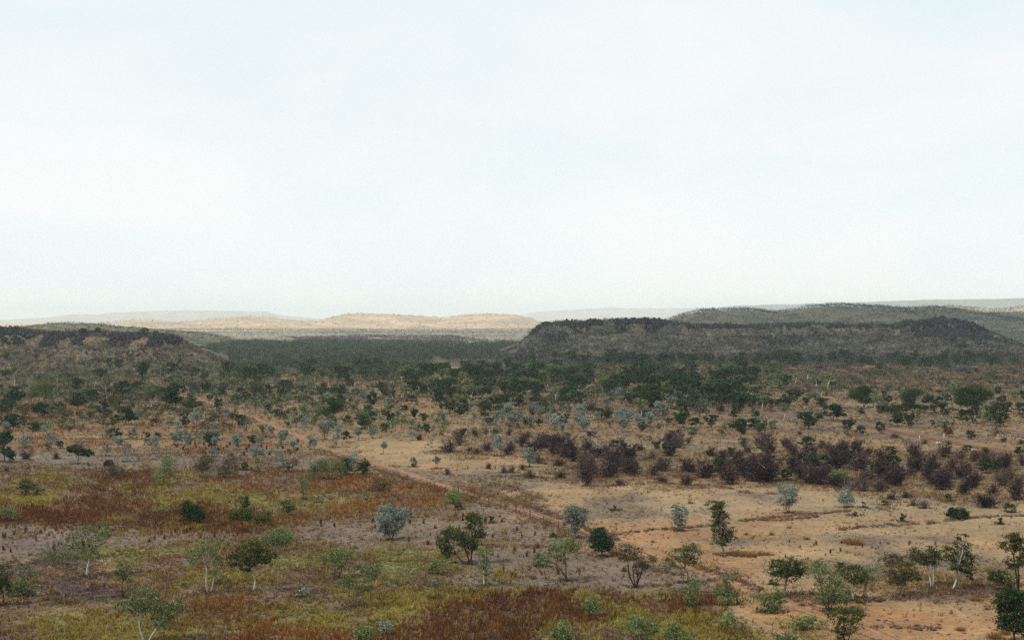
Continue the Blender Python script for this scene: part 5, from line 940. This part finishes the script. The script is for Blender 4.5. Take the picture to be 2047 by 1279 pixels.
# straw tussocks that stand alone on the bare flat
def tussock_mesh(seed, n=260):
    rng = np.random.default_rng(seed); b = rng.normal(size=(n, 3)) * (.34, .34, 0); d = b / (np.linalg.norm(b, axis=1)[:, None] + .1); hh = rng.uniform(.5, 1.1, (n, 1))
    tip = b + d * .45 * hh + (0, 0, 1) * hh * (1 - .3 * np.linalg.norm(b, axis=1)[:, None]) + rng.normal(size=(n, 3)) * .1; a = rng.uniform(0, 6.28, n); s = np.stack([np.cos(a), np.sin(a), 0 * a], 1) * .035
    V = np.stack([b - s, b + s, tip], 1).reshape(-1, 3); t = rng.uniform(0, 1, (n, 1)); c = np.array((.42, .27, .11)) * t + np.array((.22, .11, .05)) * (1 - t); return poly_mesh('grass_tussock', V, 3, np.repeat(c, 3, 0), M_GRASS)
TU = [tussock_mesh(k) for k in range(4)]
def tussock(c, x, y, w_, h_, label, group='straw tussocks on the flat'):
    px, row = cp(c, x, y); X, Y, Z = hit(px, row); s = Y / F / CROPS[c][2]; o = link('grass_tussock', TU[int(x) % 4], loc=(X, Y, Z - .03), label=label, category='grass', group=group); o.scale = (w_ * s * .55, w_ * s * .5, h_ * s); o.rotation_euler = (0, 0, x)
tussock('i', 690, 635, 110, 62, 'large orange straw grass mound alone on the tan flat')
tussock('i', 650, 625, 80, 40, 'pale straw clump joined to the large orange grass mound')
tussock('i', 735, 638, 70, 34, 'darker orange clump at the end of the large orange grass mound')
tussock('i', 380, 602, 50, 28, 'small straw tussock between the large orange grass mound and the tall stacked gum')
tussock('i', 260, 525, 36, 20, 'tiny orange tussock on the tan flat below the many stemmed silver shrub')
tussock('i', 142, 573, 28, 24, 'tiny dark tussock on the tan flat beside a small straw tussock')
tussock('i', 1420, 1215, 75, 38, 'golden straw tussock on the orange flat by the bottom corner')
tussock('i', 1520, 1015, 95, 40, 'wide brown straw tussock in front of the fan stemmed dark tree')
tussock('i', 1600, 1075, 45, 22, 'small brown tussock beside the big dark corner tree')
tussock('i', 1650, 1270, 130, 60, 'broad straw tussock at the very bottom corner')
tussock('i', 1720, 1240, 90, 50, 'second straw tussock under the big dark corner tree')
tussock('h', 1285, 360, 40, 22, 'small brown tussock at the foot of the wispy dead shrub')
tussock('h', 1030, 622, 32, 24, 'small dark tussock on orange soil beside the dirt track')
tussock('h', 65, 245, 50, 20, 'orange tussock on the flat just beyond the fence start')
tussock('h', 1660, 572, 36, 24, 'small grey tussock right of the tall stacked gum')
tussock('h', 1832, 572, 36, 30, 'little dark tussock below the many stemmed silver shrub')
tussock('h', 1670, 712, 150, 40, 'long straw clump stretching from the foot of the tall stacked gum')
tussock('h', 1590, 700, 110, 34, 'straw clump right at the foot of the tall stacked gum')
tussock('h', 1780, 705, 110, 30, 'far end of the straw clump line beside the tall stacked gum')
tussock('g', 1495, 280, 60, 50, 'tall rusty tussock at the fence start')
tussock('g', 1750, 243, 50, 20, 'low rusty tussock on the flat beyond the fence start')
tussock('g', 1190, 450, 45, 40, 'dark rusty tussock on grey gravel beside the fence end bush')
# loose boulders on the hillsides
def boulders():
    rng = np.random.default_rng(8); ms = [rock_mesh('boulder', np.array([(0, 0, .3), (.5, .2, .15)]), np.array([(.8, .7, .6), (.4, .4, .4)]), np.array((.060, .052, .062)), rng) for _ in range(5)]
    for key, lb, grp, n, p0, p1 in (('left_mesa', 'dark boulder loose on the slope under the cliff of the rocky hill', 'boulders on the rocky hill', 70, 0, 420), ('right_mesa', 'dark boulder loose on the long slope of the mesa', 'boulders on the mesa slope', 130, 1040, 2040)):
        h = HILLS[key]; k = 0
        while k < n:
            px = rng.uniform(p0, p1); t = rng.uniform(.05, .8) ** .8; x = (px - CX) * h['yc'] / F; y = h['yf'] + t * (h['yc'] - h['yf']); z = float(hill_z(key, np.array([x]), np.array([y]))[0])
            if z < .5: continue
            s = rng.uniform(.5, 1.5); o = link('boulder', ms[k % 5], loc=(x, y, z - .1), label=lb, category='boulder', group=grp); o.scale = (s * rng.uniform(.8, 1.4), s, s * rng.uniform(.7, 1.1)); o.rotation_euler = (0, 0, rng.uniform(0, 6.28)); k += 1
boulders()
